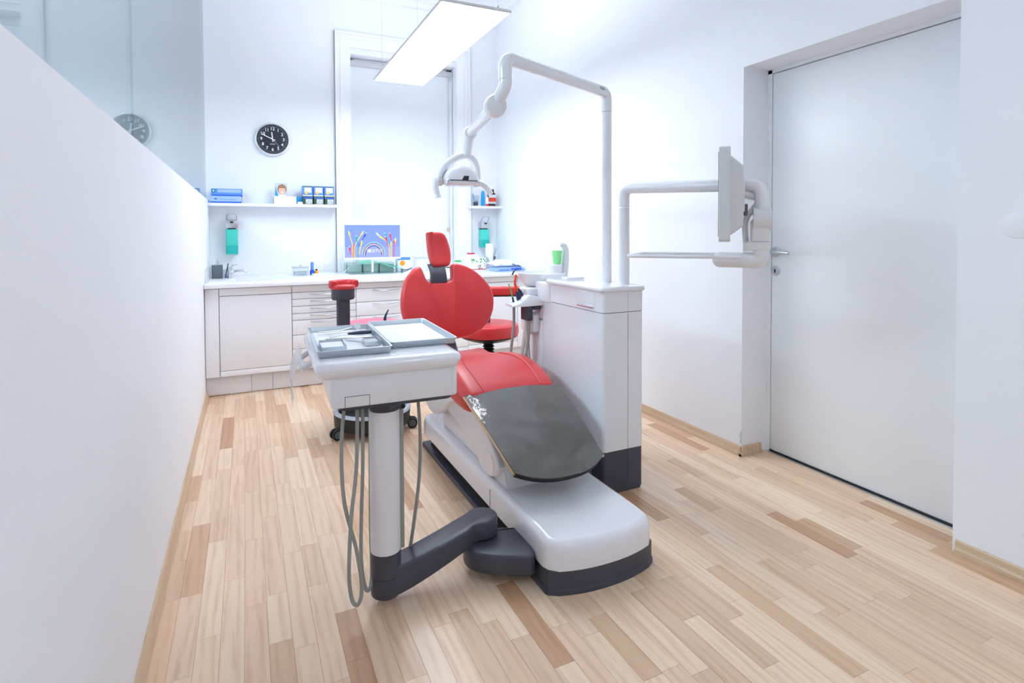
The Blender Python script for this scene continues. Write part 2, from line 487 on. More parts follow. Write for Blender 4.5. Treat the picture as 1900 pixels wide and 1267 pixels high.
# door in the recess
dr = MB().box(XD, XD + .04, DY0 - .02, DY1 - .028, .012, DZ - .022, .002).build('door_1', M['door'], keep=True); struct(dr)
fr = MB().box(XD - .004, XD + .12, DY1 - .025, DY1 + .02, 0, DZ + .02).box(XD - .004, XD + .12, DY0 - .06, DY1 + .02, DZ - .018, DZ + .02).box(XD + .05, XD + .12, DY0 - .06, DY1, 0, DZ)
fr.build('door_frame', M['door'], dr)
MB().box(XD - .018, XD - .006, DY0 - .02, DY1 - .026, 0, .006, .001).build('threshold', M['steel'], dr)
MB().box(XD - .006, XD + .03, DY0 - .02, DY1 - .026, 0, .013).build('floor_gap', M['black'], dr)
hd = MB()
hd.cyl((XD, 2.052, 1.056), (XD - .009, 2.052, 1.056), .026, n=28, b=.003)
hd.tube(fillet([(XD - .006, 2.052, 1.056), (XD - .055, 2.052, 1.056), (XD - .058, 1.925, 1.052)], .022, 6), [.010] * 15, 12) if False else None
pts = fillet([(XD - .006, 2.052, 1.056), (XD - .055, 2.052, 1.057), (XD - .060, 1.93, 1.052)], .024, 6)
hd.tube(pts, [.0095] * (len(pts) - 1) + [.007], 12)
hd.build('door_handle', M['steel'], dr)
lk = MB().cyl((XD, 2.052, .958), (XD - .007, 2.052, .958), .0245, n=28, b=.002).build('lock_rosette', M['steel'], dr)
MB().box(XD - .0085, XD - .005, 2.0485, 2.0555, .948, .966).build('keyhole', M['black'], lk)

# blank wall plate by the door
MB().cyl((XR, .968, 1.182), (XR - .004, .968, 1.182), .043, n=36, b=.0015).build('blank_cover_plate', M['wall'])
bc = bpy.data.objects['blank_cover_plate']; tag(bc, 'round blank white cover plate on the wall beside the door', 'cover plate')

# window casing, niche and blind
cs = MB()
def casing(m, x0, x1, z0, z1, wd, t, y):
    m.box(x0, x0 + wd, y - t, y, z0, z1).box(x1 - wd, x1, y - t, y, z0, z1).box(x0 + wd, x1 - wd, y - t, y, z1 - wd, z1)
casing(cs, .738, 2.024, .80, 2.962, .135, .022, YB)
casing(cs, .738, 2.024, .80, 2.962, .022, .034, YB)
casing(cs, .782, 1.980, .80, 2.918, .016, .028, YB)
cas = cs.build('trim_1', M['white'], keep=True); struct(cas)
win = MB().box(NX0, NX1, YB + .16, YB + .175, NZ0, NZ1).build('window_1', M['glass'], keep=True); struct(win)
wf = MB()
for (a, b, c, d) in ((NX0, NX0 + .05, NZ0, NZ1), (NX1 - .05, NX1, NZ0, NZ1), (NX0, NX1, NZ0, NZ0 + .05), (NX0, NX1, NZ1 - .05, NZ1), (1.36, 1.41, NZ0, NZ1)):
    wf.box(a, b, YB + .14, YB + .19, c, d)
wf.build('window_frame', M['white'], win)
MB().box(NX0, NX1, YB + .25, YB + .27, NZ0, NZ1).build('outer_shutter', M['white'], win)
rb = thing('roller_blind', 'white roller blind closed over the tall window behind the screen', 'blind', (1.38, YB + .12, .81))
MB().box(NX0 + .012, NX1 - .035, YB + .118, YB + .121, .812, 2.70).build('fabric', M['blind'], rb)
MB().box(NX0 + .003, NX1 - .003, YB + .095, YB + .139, 2.70, 2.752, .008).build('headrail', M['grey'], rb)
MB().box(NX1 - .034, NX1 - .003, YB + .10, YB + .128, .812, 2.70, .004).build('guide_rail', M['plast'], rb)
MB().box(NX0 + .002, NX0 + .014, YB + .10, YB + .128, .812, 2.70, .004).build('guide_rail', M['plast'], rb)
MB().box(NX1 - .045, NX1 - .02, YB + .088, YB + .10, 2.66, 2.72, .004).build('end_bracket', M['steel'], rb)
MB().tube([(NX1 - .055, YB + .098, 2.68), (NX1 - .055, YB + .098, 1.19)], .0022, 6).build('pull_cord', M['grey'], rb)
MB().box(NX1 - .068, NX1 - .044, YB + .09, YB + .104, 1.165, 1.205, .003).build('cord_clip', M['oak'], rb)

# ------------------------------------------------------------------ pendant lights
def pendant(label, x0, x1, y0, y1, z, dim=''):
    r = thing('pendant_light', label, 'ceiling light', ((x0 + x1) / 2, (y0 + y1) / 2, z), 'flat pendant lights')
    fr = MB()
    rings = []
    for (o, h) in ((0.006, 0.0), (0.0, .006), (0.006, .018), (.03, .028)):
        rings.append([(x0 + o, y0 + o, z + h), (x1 - o, y0 + o, z + h), (x1 - o, y1 - o, z + h), (x0 + o, y1 - o, z + h)])
    fr.loft(rings).build('housing', M['grey'], r, ang=20)
    MB().box(x0 + .010, x1 - .010, y0 + .010, y1 - .010, z - .0015, z + .001).build('diffuser', M[{'': 'lamp', 'dim': 'lamp2', 'three': 'lamp3'}[dim]], r)
    MB().box(x0 + .06, x1 - .06, y0 + .06, y1 - .06, z + .0282, z + .030).build('uplight', M['lamp2up' if dim == 'dim' else 'lampup'], r)
    for x in (x0 + .06, x1 - .06):
        for y in (y0 + .05, y1 - .05):
            cb = MB().tube([(x, y, z + .03), (x, y, ZC)], .0012, 6).build('suspension_cable', M['steel'], r)
            MB().cyl((x, y, z + .026), (x, y, z + .045), .006, n=12).build('cable_grip', M['steel'], cb)
    return r
pendant('long flat pendant panel light glowing white above the dental chair', .918, 1.322, 2.78, 4.458, 2.35)
pendant('unseen flat pendant panel added as fill light at the camera end of the room', .918, 1.322, -1.55, .128, 2.55, 'dim')  # out of view, added as fill for surfaces facing the camera
pendant('unseen flat pendant panel added to brighten the neighbouring room behind the glass', -2.0, -1.6, 1.6, 3.28, 2.6, 'three')  # unseen lamp, added to brighten what shows through the panes
# ------------------------------------------------------------------ fitted cabinets
ZB, ZT, YD = .142, .770, 4.452
def front(m, x0, x1, z0, z1, y=YD): m.box(x0 + .0020, x1 - .0020, y, y + .018, z0 + .0020, z1 - .0020, .0008)
def bow_handle(m, xa, xb, z, y=YD):
    n = 12; pts = []
    for k in range(n + 1):
        t = k / n; s = math.sin(PI * t)
        pts.append((xa + (xb - xa) * t, y - .004 - .026 * s ** .7, z - .006 * s))
    m.tube(pts, [.0036 + .001 * math.sin(PI * k / n) for k in range(n + 1)], 8)
def carcass(x0, x1): return MB().box(x0 + .001, x1 - .001, YD + .019, YB, ZB, ZT)
def cab(label, x0, x1, group='white fitted cabinets under the worktop'):
    r = thing('cabinet', label, 'cabinet', ((x0 + x1) / 2, 4.85, ZB), group)
    carcass(x0, x1).build('body', M['slot'], r)
    return r
c1 = cab('white cupboard with one wide plain door under the tap', -.178, .302)
m = MB(); front(m, -.178, .302, .716, ZT); m.build('top_rail', M['white'], c1)
m = MB(); front(m, -.178, .302, .184, .716); m.build('door', M['white'], c1)
m = MB(); front(m, -.178, .302, ZB, .184); m.build('bottom_rail', M['white'], c1)
m = MB(); front(m, -.268, -.178, ZB, ZT); m.build('filler_panel', M['white'], c1)
def drawers(label, x0, x1, zs, hx, hdl=None):
    r = cab(label, x0, x1)
    m = MB(); front(m, x0, x1, zs[0], ZT); m.build('top_rail', M['white'], r)
    for k in range(len(zs) - 1):
        m = MB(); front(m, x0, x1, zs[k + 1], zs[k]); d = m.build('drawer', M['white'], r)
        if hdl is None or hdl[k]:
            h = MB(); bow_handle(h, hx[0], hx[1], zs[k] - .014); h.build('handle', M['steel'], d)
    m = MB(); front(m, x0, x1, ZB, zs[-1]); m.build('bottom_rail', M['white'], r)
    return r
drawers('white drawer unit with seven shallow drawers behind the stool with the curved arm', .302, .767, [.719, .668, .614, .560, .510, .401, .296, .190], (.43, .64))
drawers('white drawer unit with deep drawers beside the seven shallow drawers', .767, 1.232, [.725, .618, .511, .404, .297, .190], (.893, 1.105))
drawers('white drawer unit partly hidden behind the red backrest', 1.232, 1.697, [.725, .618, .511, .404, .297, .190], (1.35, 1.57))
c5 = cab('white cupboard behind the round red stool seat by the corner', 1.697, 2.162)
m = MB(); front(m, 1.697, 2.162, .725, ZT); m.build('top_rail', M['white'], c5)
m = MB(); front(m, 1.697, 2.162, .200, .725); m.build('door', M['white'], c5)
m = MB(); front(m, 1.697, 2.162, ZB, .200); m.build('bottom_rail', M['white'], c5)
m = MB(); front(m, 2.162, 2.305, ZB, ZT); m.build('filler_panel', M['white'], c5)
pl = thing('plinth', 'white plinth boards along the floor under the cabinets', 'plinth', (.5, 4.5, 0))
for a, b, dy in ((-.268, .022, 0), (.024, .165, .004), (.167, .767, 0), (.769, 1.50, 0), (1.502, 2.29, 0)):
    MB().box(a, b, 4.505 + dy, 4.52 + dy, 0.004, ZB - .002, .001).build('plinth_board', M['white'], pl)

wt = MB().box(XL + .002, XR - .002, 4.395, YB - .002, .776, .806, .004).build('worktop', M['counter'])
tag(wt, 'long white worktop running over all the cabinets', 'worktop')
us = MB().slab([(4.50, .806), (5.24, .806), (5.24, .90), (4.58, .90)], XL + .001, XL + .014, X=YZX).build('side_splashback', M['grey'])
tag(us, 'pale grey splashback strip at the partition end of the worktop', 'splashback')

# ------------------------------------------------------------------ wall shelves
sh = MB().box(XL + .002, .733, 5.085, YB, 1.380, 1.404, .002).build('wall_shelf', M['white'])
tag(sh, 'long white shelf on the back wall below the clock', 'shelf', 'white wall shelves')
sh = MB().box(1.985, XR - .002, 5.09, YB, 1.392, 1.414, .002).build('wall_shelf', M['white'])
tag(sh, 'short white corner shelf above the soap dispenser by the window', 'shelf', 'white wall shelves')
ZS = 1.4045; ZS2 = 1.4145

# ------------------------------------------------------------------ clock
ck = thing('wall_clock', 'round black wall clock with a silver rim and white numerals', 'clock', (.219, 5.235, 1.81))
cx, cz, R = .219, 1.960, .143
X0 = XZ(YB, cx, cz)
MB().lathe([(R - .012, 0), (R, .004), (R, .026), (R - .006, .034), (R - .014, .037), (R - .019, .030), (R - .0195, .020)], n=48, X=X0, cap=False).build('rim', M['silver'], ck)
MB().lathe([(R - .012, .001), (R - .0188, .020)], n=48, X=X0).build('dial', M['clockface'], ck)
nm = MB()
for h in range(1, 13):
    a = PI / 2 - h * PI / 6
    nm.text(str(h), .037, X0 @ Matrix.Translation((.088 * math.cos(a), .088 * math.sin(a), .0215)))
for k in range(60):
    a = 2 * PI * k / 60; r0 = .106; r1 = .112 if k % 5 else .115
    nm.box(-.0006, .0006, r0, r1, .0205, .0212, X=X0 @ Matrix.Rotation(a, 4, 'Z'))
nm.text('QUARTZ', .010, X0 @ Matrix.Translation((0, -.042, .0215)))
nm.build('numerals', M['paper'], ck, ang=0)
def hand(a, r0, r1, wd, z):
    return MB().box(-wd, wd, r0, r1, z, z + .0012, X=X0 @ Matrix.Rotation(-a, 4, 'Z'))
hand(math.radians(354), -.022, .060, .0042, .024).build('hour_hand', M['paper'], ck)
hand(math.radians(295), -.024, .088, .0034, .026).build('minute_hand', M['paper'], ck)
hand(math.radians(140), -.02, .078, .0009, .028).build('second_hand', M['lightgrey'], ck)
MB().lathe([(.004, .02), (.004, .031)], n=12, X=X0).build('hub', M['paper'], ck)

# ------------------------------------------------------------------ things on the long shelf
def carton(name, label, x0, x1, y0, y1, z0, z1, m, group=None, cat='box', rz=0):
    r = thing(name, label, cat, ((x0 + x1) / 2, (y0 + y1) / 2, z0), group)
    if rz: r.rotation_euler = (0, 0, rz)
    MB().box(x0, x1, y0, y1, z0, z1, .0012).build('carton', m, r)
    return r
def print_on(r, name, x0, x1, z0, z1, y, m): return MB().box(x0, x1, y - .0006, y + .0002, z0, z1).build(name, m, r)
g1 = carton('glove_box', 'blue glove carton lying flat at the bottom of the pair on the shelf', -.252, -.028, 5.10, 5.22, ZS, ZS + .056, M['blue2'], 'glove cartons')
print_on(g1, 'blue_stripe', -.2515, -.0285, ZS + .0005, ZS + .012, 5.10, M['blue3'])
print_on(g1, 'printed_panel', -.225, -.205, ZS + .028, ZS + .038, 5.10, M['blue3'])
print_on(g1, 'printed_panel', -.19, -.06, ZS + .026, ZS + .030, 5.10, M['blue'])
g2 = carton('glove_box', 'blue glove carton on top of the other glove carton', -.247, -.020, 5.105, 5.225, ZS + .057, ZS + .116, M['blue'], 'glove cartons')
print_on(g2, 'white_band', -.2, -.03, ZS + .085, ZS + .110, 5.105, M['blue2'])
p_ = print_on(g2, 'teal_square', -.240, -.218, ZS + .084, ZS + .113, 5.105, M['teald'])
MB().text('6', .026, XZ(5.1046, -.229, ZS + .0985)).build('printed_number', M['paper'], p_, ang=0)
print_on(g2, 'blue_stripe', -.2465, -.0205, ZS + .0575, ZS + .067, 5.105, M['blue3'])
MB().box(-.022, .0, 5.11, 5.20, ZS, ZS + .055, .001).build('end_flap', M['lightgrey'], g1)
tag(MB().box(.202, .212, 5.10, 5.19, ZS, ZS + .068, .001).build('thin_carton', M['lightgrey']), 'thin pale grey carton standing on edge beside the white box', 'box')
wbx = carton('white_box', 'plain white carton in the middle of the shelf', .216, .392, 5.10, 5.21, ZS, ZS + .064, M['paper'])
print_on(wbx, 'lid_seam', .216, .392, ZS + .050, ZS + .0512, 5.10, M['lightgrey'])
cdx = thing('photo_card', 'small picture card of a smiling blonde person propped on the white carton', 'card', (.275, 5.16, ZS + .0645))
zc = ZS + .0645
MB().box(.228, .325, 5.150, 5.152, zc, zc + .115).build('card', M['lightgrey'], cdx)
fc = MB()
Xc = XZ(5.1497, .283, zc + .052)
fc.slab(circ(0, .010, .036, 20, .042), 0, .0004, X=Xc, mi=1)
fc.slab(circ(0, .0, .027, 20, .036), .0002, .0010, X=Xc, mi=0)
fc.slab([(-.022, .018), (.022, .018), (.026, .034), (.012, .046), (-.012, .046), (-.026, .034)], .0008, .0014, X=Xc, mi=1)
fc.slab([(-.052, .04), (-.03, -.05), (-.052, -.05)], .0002, .0008, X=Xc, mi=2)
fc.slab(circ(-.010, .006, .004, 10, .002), .0010, .0016, X=Xc, mi=3).slab(circ(.010, .006, .004, 10, .002), .0010, .0016, X=Xc, mi=3)
fc.slab(circ(0, -.018, .010, 12, .004), .0010, .0016, X=Xc, mi=4)
fc.slab([(-.03, -.052), (.034, -.052), (.026, -.038), (-.022, -.038)], .0002, .0016, X=Xc, mi=4)
fc.build('portrait', [M['skin'], M['hair'], M['cyan'], M['hair'], M['paper']], cdx, ang=0)
tag(MB().box(.396, .448, 5.14, 5.145, ZS, ZS + .064, .001).build('blue_card', M['cyan']), 'pale blue card standing behind the small white lid', 'card')
tag(MB().lathe([(.021, 0), (.022, .004), (.022, .016), (.019, .02)], c=(.424, 5.115, ZS), n=24).build('jar_lid', M['paper']), 'small round white lid on the long shelf', 'lid')
for k in range(3):
    x0 = .446 + k * .0885; x1 = x0 + .080
    nm_ = ('blue', 'blue', 'blue')
    where = ('next to the small white lid', 'between the other two of its row', 'touching the window casing')[k]
    b = carton('medicine_box', 'dark green carton under a blue one, ' + where, x0, x1, 5.10, 5.20, ZS, ZS + .070, M['dgreen'], 'green and blue cartons on the shelf')
    print_on(b, 'white_label', x0 + .022, x1 - .006, ZS + .004, ZS + .045, 5.10, M['lightgrey'])
    print_on(b, 'blue_band', x0 + .0005, x1 - .0005, ZS + .050, ZS + .060, 5.10, M['blue3'])
    for j in range(3): print_on(b, 'dark_mark', x0 + .028 + j * .015, x0 + .036 + j * .015, ZS + .012 + (j % 2) * .012, ZS + .018 + (j % 2) * .012, 5.0996, M['slate'])
    t = carton('medicine_box', 'blue carton with a white label and yellow spot, ' + where, x0 - .002, x1 - .002, 5.105, 5.20, ZS + .0705, ZS + .157, M['blue'], 'green and blue cartons on the shelf')
    print_on(t, 'white_label', x0 + .013, x1 - .012, ZS + .100, ZS + .143, 5.105, M['paper'])
    print_on(t, 'green_edge', x0 - .0015, x1 - .0025, ZS + .150, ZS + .1565, 5.105, M['dgreen'])
    MB().slab(circ(0, 0, .013, 18), 0, .0008, X=XZ(5.1046, x0 + .027, ZS + .100)).build('yellow_spot', M['yellow'], t)
    print_on(t, 'white_edge', x0 - .0015, x1 - .0025, ZS + .071, ZS + .079, 5.105, M['paper'])

# ------------------------------------------------------------------ soap dispensers on the wall
def dispenser(label, x0, x1, z0, z1, dy=0.0):
    r = thing('soap_dispenser', label, 'soap dispenser', ((x0 + x1) / 2, 5.2, z0), 'wall soap dispensers')
    w_ = x1 - x0; xm = (x0 + x1) / 2; H = z1 - z0
    yb = YB - dy
    MB().box(xm - .036, xm + .036, yb - .014, yb, z0 - .005, z1 - .045, .003).build('back_plate', M['alu'], r)
    MB().box(x0, x1, yb - .10, yb - .01, z1 - .115, z1 - .052, .004).build('pump_housing', M['steel'], r)
    MB().box(xm - .012, xm + .012, yb - .108, yb - .098, z1 - .075, z1 - .060, .003).build('nozzle', M['black'], r)
    lv = MB(); lv.tube(fillet([(x0 + .008, yb - .05, z1 - .055), (x0 + .012, yb - .12, z1 - .002), (x1 - .012, yb - .12, z1 - .002), (x1 - .008, yb - .05, z1 - .055)], .012, 4), .0045, 8)
    lv.build('lever', M['steel'], r)
    MB().box(xm - .03, xm + .03, yb - .082, yb - .03, z1 - .126, z1 - .115, .003).build('bottle_neck', M['slate'], r)
    bt = MB().slab(rrect(x0 + .002, x1 - .002, yb - .095, yb - .016, .012), z0, z1 - .126, .006, .004).build('bottle', M['teal'], r)
    MB().slab(rrect(x0 + .0015, x1 - .0015, yb - .0955, yb - .0155, .012), z0 + .008, z0 + .075, 0, 0).build('liquid_level', M['teal2'], bt)
    return r
dispenser('wall soap dispenser with teal liquid under the long shelf', -.150, -.057, .985, 1.318)
r2 = dispenser('wall soap dispenser with teal liquid under the short corner shelf', 2.105, 2.198, 1.008, 1.312)

# ------------------------------------------------------------------ worktop items
ZW = .8065
sp = thing('soap_pump_bottle', 'square slate grey pump bottle in the worktop corner', 'bottle', (-.205, 4.98, ZW))
MB().slab(rrect(-.245, -.168, 4.945, 5.02, .010), ZW, ZW + .105, .006, .004).build('bottle', M['slate'], sp)
MB().cyl((-.206, 4.982, ZW + .104), (-.206, 4.982, ZW + .135), .013, n=18).build('collar', M['chrome'], sp)
pm = MB().cyl((-.206, 4.982, ZW + .135), (-.206, 4.982, ZW + .155), .007, n=14); pm.box(-.215, -.197, 4.93, 4.99, ZW + .147, ZW + .158, .003); pm.build('pump_head', M['chrome'], sp)
tb = thing('tumbler', 'clear tumbler holding a pen and tube beside the grey pump bottle', 'tumbler', (-.142, 4.96, ZW))
MB().lathe([(.022, 0), (.026, .07), (.024, .07), (.020, .003)], c=(-.142, 4.96, ZW), n=24).build('glass', M['clear'], tb)
tag(MB().tube([(-.152, 4.96, ZW + .004), (-.128, 4.955, ZW + .115)], .0035, 8).build('pen', M['black']), 'black pen leaning in the tumbler', 'pen')
tp = thing('toothpaste_tube', 'small white tube with red and blue print in the tumbler', 'tube', (-.142, 4.965, ZW + .004))
MB().box(-.155, -.132, 4.958, 4.972, ZW + .004, ZW + .05, .003).build('tube_body', M['paper'], tp)
MB().box(-.152, -.142, 4.9565, 4.9575, ZW + .02, ZW + .032).build('red_print', M['crimson'], tp)
MB().box(-.151, -.138, 4.9565, 4.9575, ZW + .006, ZW + .017).build('blue_print', M['blue3'], tp)

def tap(label, x, y, z, sgn=1.0, yaw=0.0, scale=1.0):
    r = thing('basin_tap', label, 'tap', (x, y, z), 'chrome basin taps')
    Xm = rotz(yaw, (x, y, z)) @ Matrix.Scale(scale, 4)
    MB().lathe([(.026, 0), (.026, .004), (.022, .010), (.021, .055), (.024, .075), (.022, .092), (.008, .098)], n=24, X=Xm).build('tap_body', M['chrome'], r)
    pts = bez([(0, 0, .042), (.04 * sgn, 0, .058), (.085 * sgn, 0, .062), (.115 * sgn, 0, .055), (.118 * sgn, 0, .046)], 6)
    MB().tube(pts, [.014 - .005 * k / len(pts) for k in range(len(pts))], 12, X=Xm).build('spout', M['chrome'], r)
    lv = MB().tube(bez([(0, 0, .092), (.012 * sgn, 0, .108), (.05 * sgn, 0, .116)], 5), [.010] * 5 + [.008] * 3 + [.005] * 3, 10, X=Xm)
    lv.build('lever', M['chrome'], r)
    return r
tap('chrome lever tap beside the slate pump bottle', -.112, 4.92, ZW, 1, 0, .92)
bs = MB(); bs.slab(rrect(-.10, .34, 4.50, 4.90, .12, 8), ZW - .001, ZW + .0025, .002)
bsn = bs.build('basin', M['counter']); tag(bsn, 'white inset basin in the worktop under the chrome tap', 'basin')
MB().slab(rrect(-.08, .32, 4.52, 4.88, .11, 8), ZW + .0022, ZW + .0028).build('bowl', M['gloss'], bsn)

cb = thing('clear_box', 'small clear plastic box with a lid on the worktop near the sockets', 'box', (.41, 5.0, ZW))
MB().box(.35, .47, 4.96, 5.06, ZW, ZW + .062, .004).build('box_body', M['clear'], cb)
MB().box(.346, .474, 4.956, 5.064, ZW + .0625, ZW + .072, .003).build('lid', M['alu'], cb)
MB().cyl((.41, 5.01, ZW + .072), (.41, 5.01, ZW + .084), .007, n=12).build('knob', M['chrome'], cb)
MB().box(.36, .46, 4.97, 5.05, ZW + .003, ZW + .03).build('contents', M['lightgrey'], cb)
bb = thing('blue_bottle', 'slim blue and white bottle beside the clear box', 'bottle', (.503, 5.0, ZW))
MB().lathe([(.019, 0), (.020, .004), (.020, .035), (.012, .042)], c=(.503, 5.0, ZW), n=20).build('base', M['blue3'], bb)
MB().lathe([(.013, .042), (.013, .10), (.010, .108)], c=(.503, 5.0, ZW), n=20).build('barrel', M['blue'], bb)
MB().lathe([(.0135, .108), (.0135, .120), (.008, .150), (.003, .152)], c=(.503, 5.0, ZW), n=20).build('cap', M['paper'], bb)
ab = thing('amber_bottle', 'tiny amber bottle beside the slim blue bottle', 'bottle', (.535, 4.99, ZW))
MB().lathe([(.014, 0), (.015, .002), (.015, .030), (.008, .036)], c=(.535, 4.99, ZW), n=18).build('glass', M['amber'], ab)
MB().lathe([(.009, .036), (.009, .048)], c=(.535, 4.99, ZW), n=18).build('cap', M['brown'], ab)
tag(MB().lathe([(.020, 0), (.026, .008), (.027, .013), (.025, .013), (.018, .003)], c=(.515, 4.93, ZW), n=24).build('small_dish', M['paper']), 'small white dish in front of the slim blue bottle', 'dish')
for k, x in enumerate((.592, .657)):
    so = thing('wall_socket', ('white wall socket beside the slim blue bottle', 'white wall socket next to the window casing')[k], 'socket', (x, YB, .83), 'white wall sockets')
    MB().slab(rrect(x - .032, x + .032, .826, .890, .006), 0, .009, .003, X=basis((1, 0, 0), (0, 0, 1), (0, -1, 0), (0, YB, 0))).build('plate', M['plast'], so)
    MB().lathe([(.021, .0088), (.0205, .0095), (.019, .004)], n=24, X=XZ(YB, x, .858), cap=True).build('insert', M['lightgrey'], so)
    for s_ in (-.0095, .0095): MB().lathe([(.0026, .0098), (.0026, .0102)], n=10, X=XZ(YB, x + s_, .858)).build('pin_hole', M['slate'], so)

# computer screen
mo = thing('computer_screen', 'white computer screen showing coloured network cables on blue', 'monitor', (.99, 4.95, ZW))
X0_, X1_, Z0_, Z1_ = .752, 1.240, .928, 1.232
yM = 4.92
MB().box(X0_, X1_, yM, yM + .028, Z0_, Z1_, .003).build('screen_casing', M['white'], mo)
scr = MB().box(X0_ + .006, X1_ - .006, yM - .0012, yM, Z0_ + .018, Z1_ - .006).build('display', S['bg'], mo)
im = MB(); sw = X1_ - X0_ - .012; shh = Z1_ - Z0_ - .024
Xs = XZ(yM - .0012, X0_ + .006, Z0_ + .018)
def sp_(u, v): return (u * sw, v * shh)
def ribbon(pts, wd, mi, lay):
    P = [Vector(sp_(*p)) for p in pts]; L_ = []; R_ = []
    for i in range(len(P)):
        t = (P[min(i + 1, len(P) - 1)] - P[max(i - 1, 0)]).normalized(); n_ = Vector((-t.y, t.x)) * wd / 2
        L_.append(P[i] + n_); R_.append(P[i] - n_)
    z = .0003 + lay * .00004
    im.add([(p.x, p.y, z) for p in L_] + [(p.x, p.y, z) for p in R_], [(i, i + 1, len(P) + i + 1, len(P) + i) for i in range(len(P) - 1)], Xs, mi)
def crv(p, n=6): return [tuple(v)[:2] for v in bez([(a, b, 0) for a, b in p], n)]
cols = ['bar', 'y', 'r', 't', 'b', 'g', 'w', 'k']; ci = {c: i for i, c in enumerate(cols)}
ribbon([(0, .165), (1, .165)], .33 * shh, ci['bar'], 0)
cables = [([(.14, 0), (.14, .35), (.12, .5), (.085, .72)], 'y'), ([(.17, 0), (.17, .3), (.22, .5), (.30, .72)], 'y'), ([(.15, 0), (.16, .42)], 'r'), ([(.23, 0), (.23, .4), (.21, .58)], 't'), ([(.25, .1), (.29, .42)], 'y'), ([(.24, .35), (.35, .66)], 'b'), ([(.10, .1), (.09, .25)], 'r'),
          ([(.80, 0), (.79, .3), (.74, .5), (.66, .6)], 'y'), ([(.83, 0), (.83, .38)], 'y'), ([(.78, .3), (.74, .55)], 'r'), ([(.83, .35), (.74, .66)], 't'), ([(.88, 0), (.89, .45)], 'r'), ([(.84, .5), (.82, .65)], 'r'), ([(.90, .4), (.91, .5)], 'y'), ([(.63, .62), (.60, .68)], 'w')]
for k, (p, c) in enumerate(cables):
    ribbon(crv(p), .007, ci[c], 1 + k)
    q0, q1 = Vector(p[-2]), Vector(p[-1]); d_ = (q1 - q0).normalized()
    if len(p) > 2 or k > 2:
        e = q1 + d_ * .07
        ribbon([tuple(q1 - d_ * .03), tuple(e)], .014, ci[c], 20 + k)
        ribbon([tuple(e), tuple(e + d_ * .04)], .010, ci['g'], 40 + k)
for j, c in enumerate(('g', 't', 'r', 'g', 'y')):
    rr = .205 - j * .012
    ribbon([(.51 + rr * math.cos(a) * 1.0, .06 + rr * 2.0 * math.sin(a)) for a in [PI * k / 16 for k in range(17)]], .005, ci[c], 60 + j)
ribbon([(.51 + .15 * math.cos(a), .06 + .30 * math.sin(a)) for a in [PI * k / 16 for k in range(17)]], .008, ci['k'], 66)
im.text('DIGITUS', .036, Xs @ Matrix.Translation((.53 * sw, .20 * shh, .004)), ci['w'], .0002)
im.slab(rrect(.415 * sw, .455 * sw, .15 * shh, .25 * shh, .004), .0030, .0036, X=Xs, mi=ci['w'])
im.build('screen_picture', [S[c] for c in cols], scr, ang=0)
MB().box(.985, 1.0, yM + .006, yM + .018, ZW + .012, Z0_ + .01).build('stand_post', M['white'], mo)
MB().slab(rrect(.79, 1.25, yM - .07, yM + .12, .03), ZW, ZW + .012, .003).build('stand_base', M['clear'], mo)
tag(MB().tube(bez([(.70, 4.93, ZW + .003), (.76, 4.95, ZW + .02), (.86, 5.0, ZW + .10), (.90, 5.0, ZW + .125)], 8), .0035, 8).build('screen_cable', M['lightgrey']), 'pale cable running from the computer screen to the casing', 'cable')
for k, (a, b) in enumerate(((.79, .925), (.93, 1.07), (1.075, 1.215))):
    gb = thing('glass_organiser', ('greenish glass box under the screen beside the cable', 'greenish glass box behind the screen post', 'greenish glass box under the green bag')[k], 'glass box', ((a + b) / 2, 5.12, ZW), 'greenish glass boxes')
    MB().box(a, b, 5.06, 5.19, ZW, ZW + .085, .002).build('glass_box', M['aqua'], gb)
    MB().box(a + .002, a + .007, 5.0585, 5.06, ZW + .002, ZW + .083).build('edge_strip', M['slate'], gb)
    MB().box(a + .01, b - .006, 5.07, 5.18, ZW + .003, ZW + .07).build('contents', M['mint'], gb)
def sheet(name, fn, nu, nv, m, label=None, cat=None, th=.0015, parent=None, group=None):
    """a thin curved sheet with thickness from fn(u,v)"""
    top = [[Vector(fn(i / nu, j / nv)) for i in range(nu + 1)] for j in range(nv + 1)]
    vs = []; fs = []; W_ = nu + 1
    nrm = []
    for j in range(nv + 1):
        for i in range(nu + 1):
            du = top[j][min(i + 1, nu)] - top[j][max(i - 1, 0)]; dv = top[min(j + 1, nv)][i] - top[max(j - 1, 0)][i]
            n_ = du.cross(dv); nrm.append(n_.normalized() if n_.length > 1e-12 else Vector((0, 0, 1)))
    flat = [p for r_ in top for p in r_]
    vs = [tuple(p) for p in flat] + [tuple(p - n_ * th) for p, n_ in zip(flat, nrm)]
    N_ = len(flat)
    for j in range(nv):
        for i in range(nu):
            a = j * W_ + i
            fs.append((a, a + 1, a + 1 + W_, a + W_)); fs.append((N_ + a, N_ + a + W_, N_ + a + 1 + W_, N_ + a + 1))
    ed = [j * W_ for j in range(nv + 1)]; er = [j * W_ + nu for j in range(nv + 1)]; et = list(range(W_)); eb = [nv * W_ + i for i in range(W_)]
    for e in (ed, er, et, eb):
        for k in range(len(e) - 1): fs.append((e[k], e[k + 1], N_ + e[k + 1], N_ + e[k]))
    o = MB().add(vs, fs).build(name, m, parent, ang=60)
    if label: tag(o, label, cat, group)
    return o
rnd = random.Random(3)
def wob(u, v, s=1.0): return math.sin(u * 11 + v * 5 * s) * math.sin(v * 9 - u * 4) 
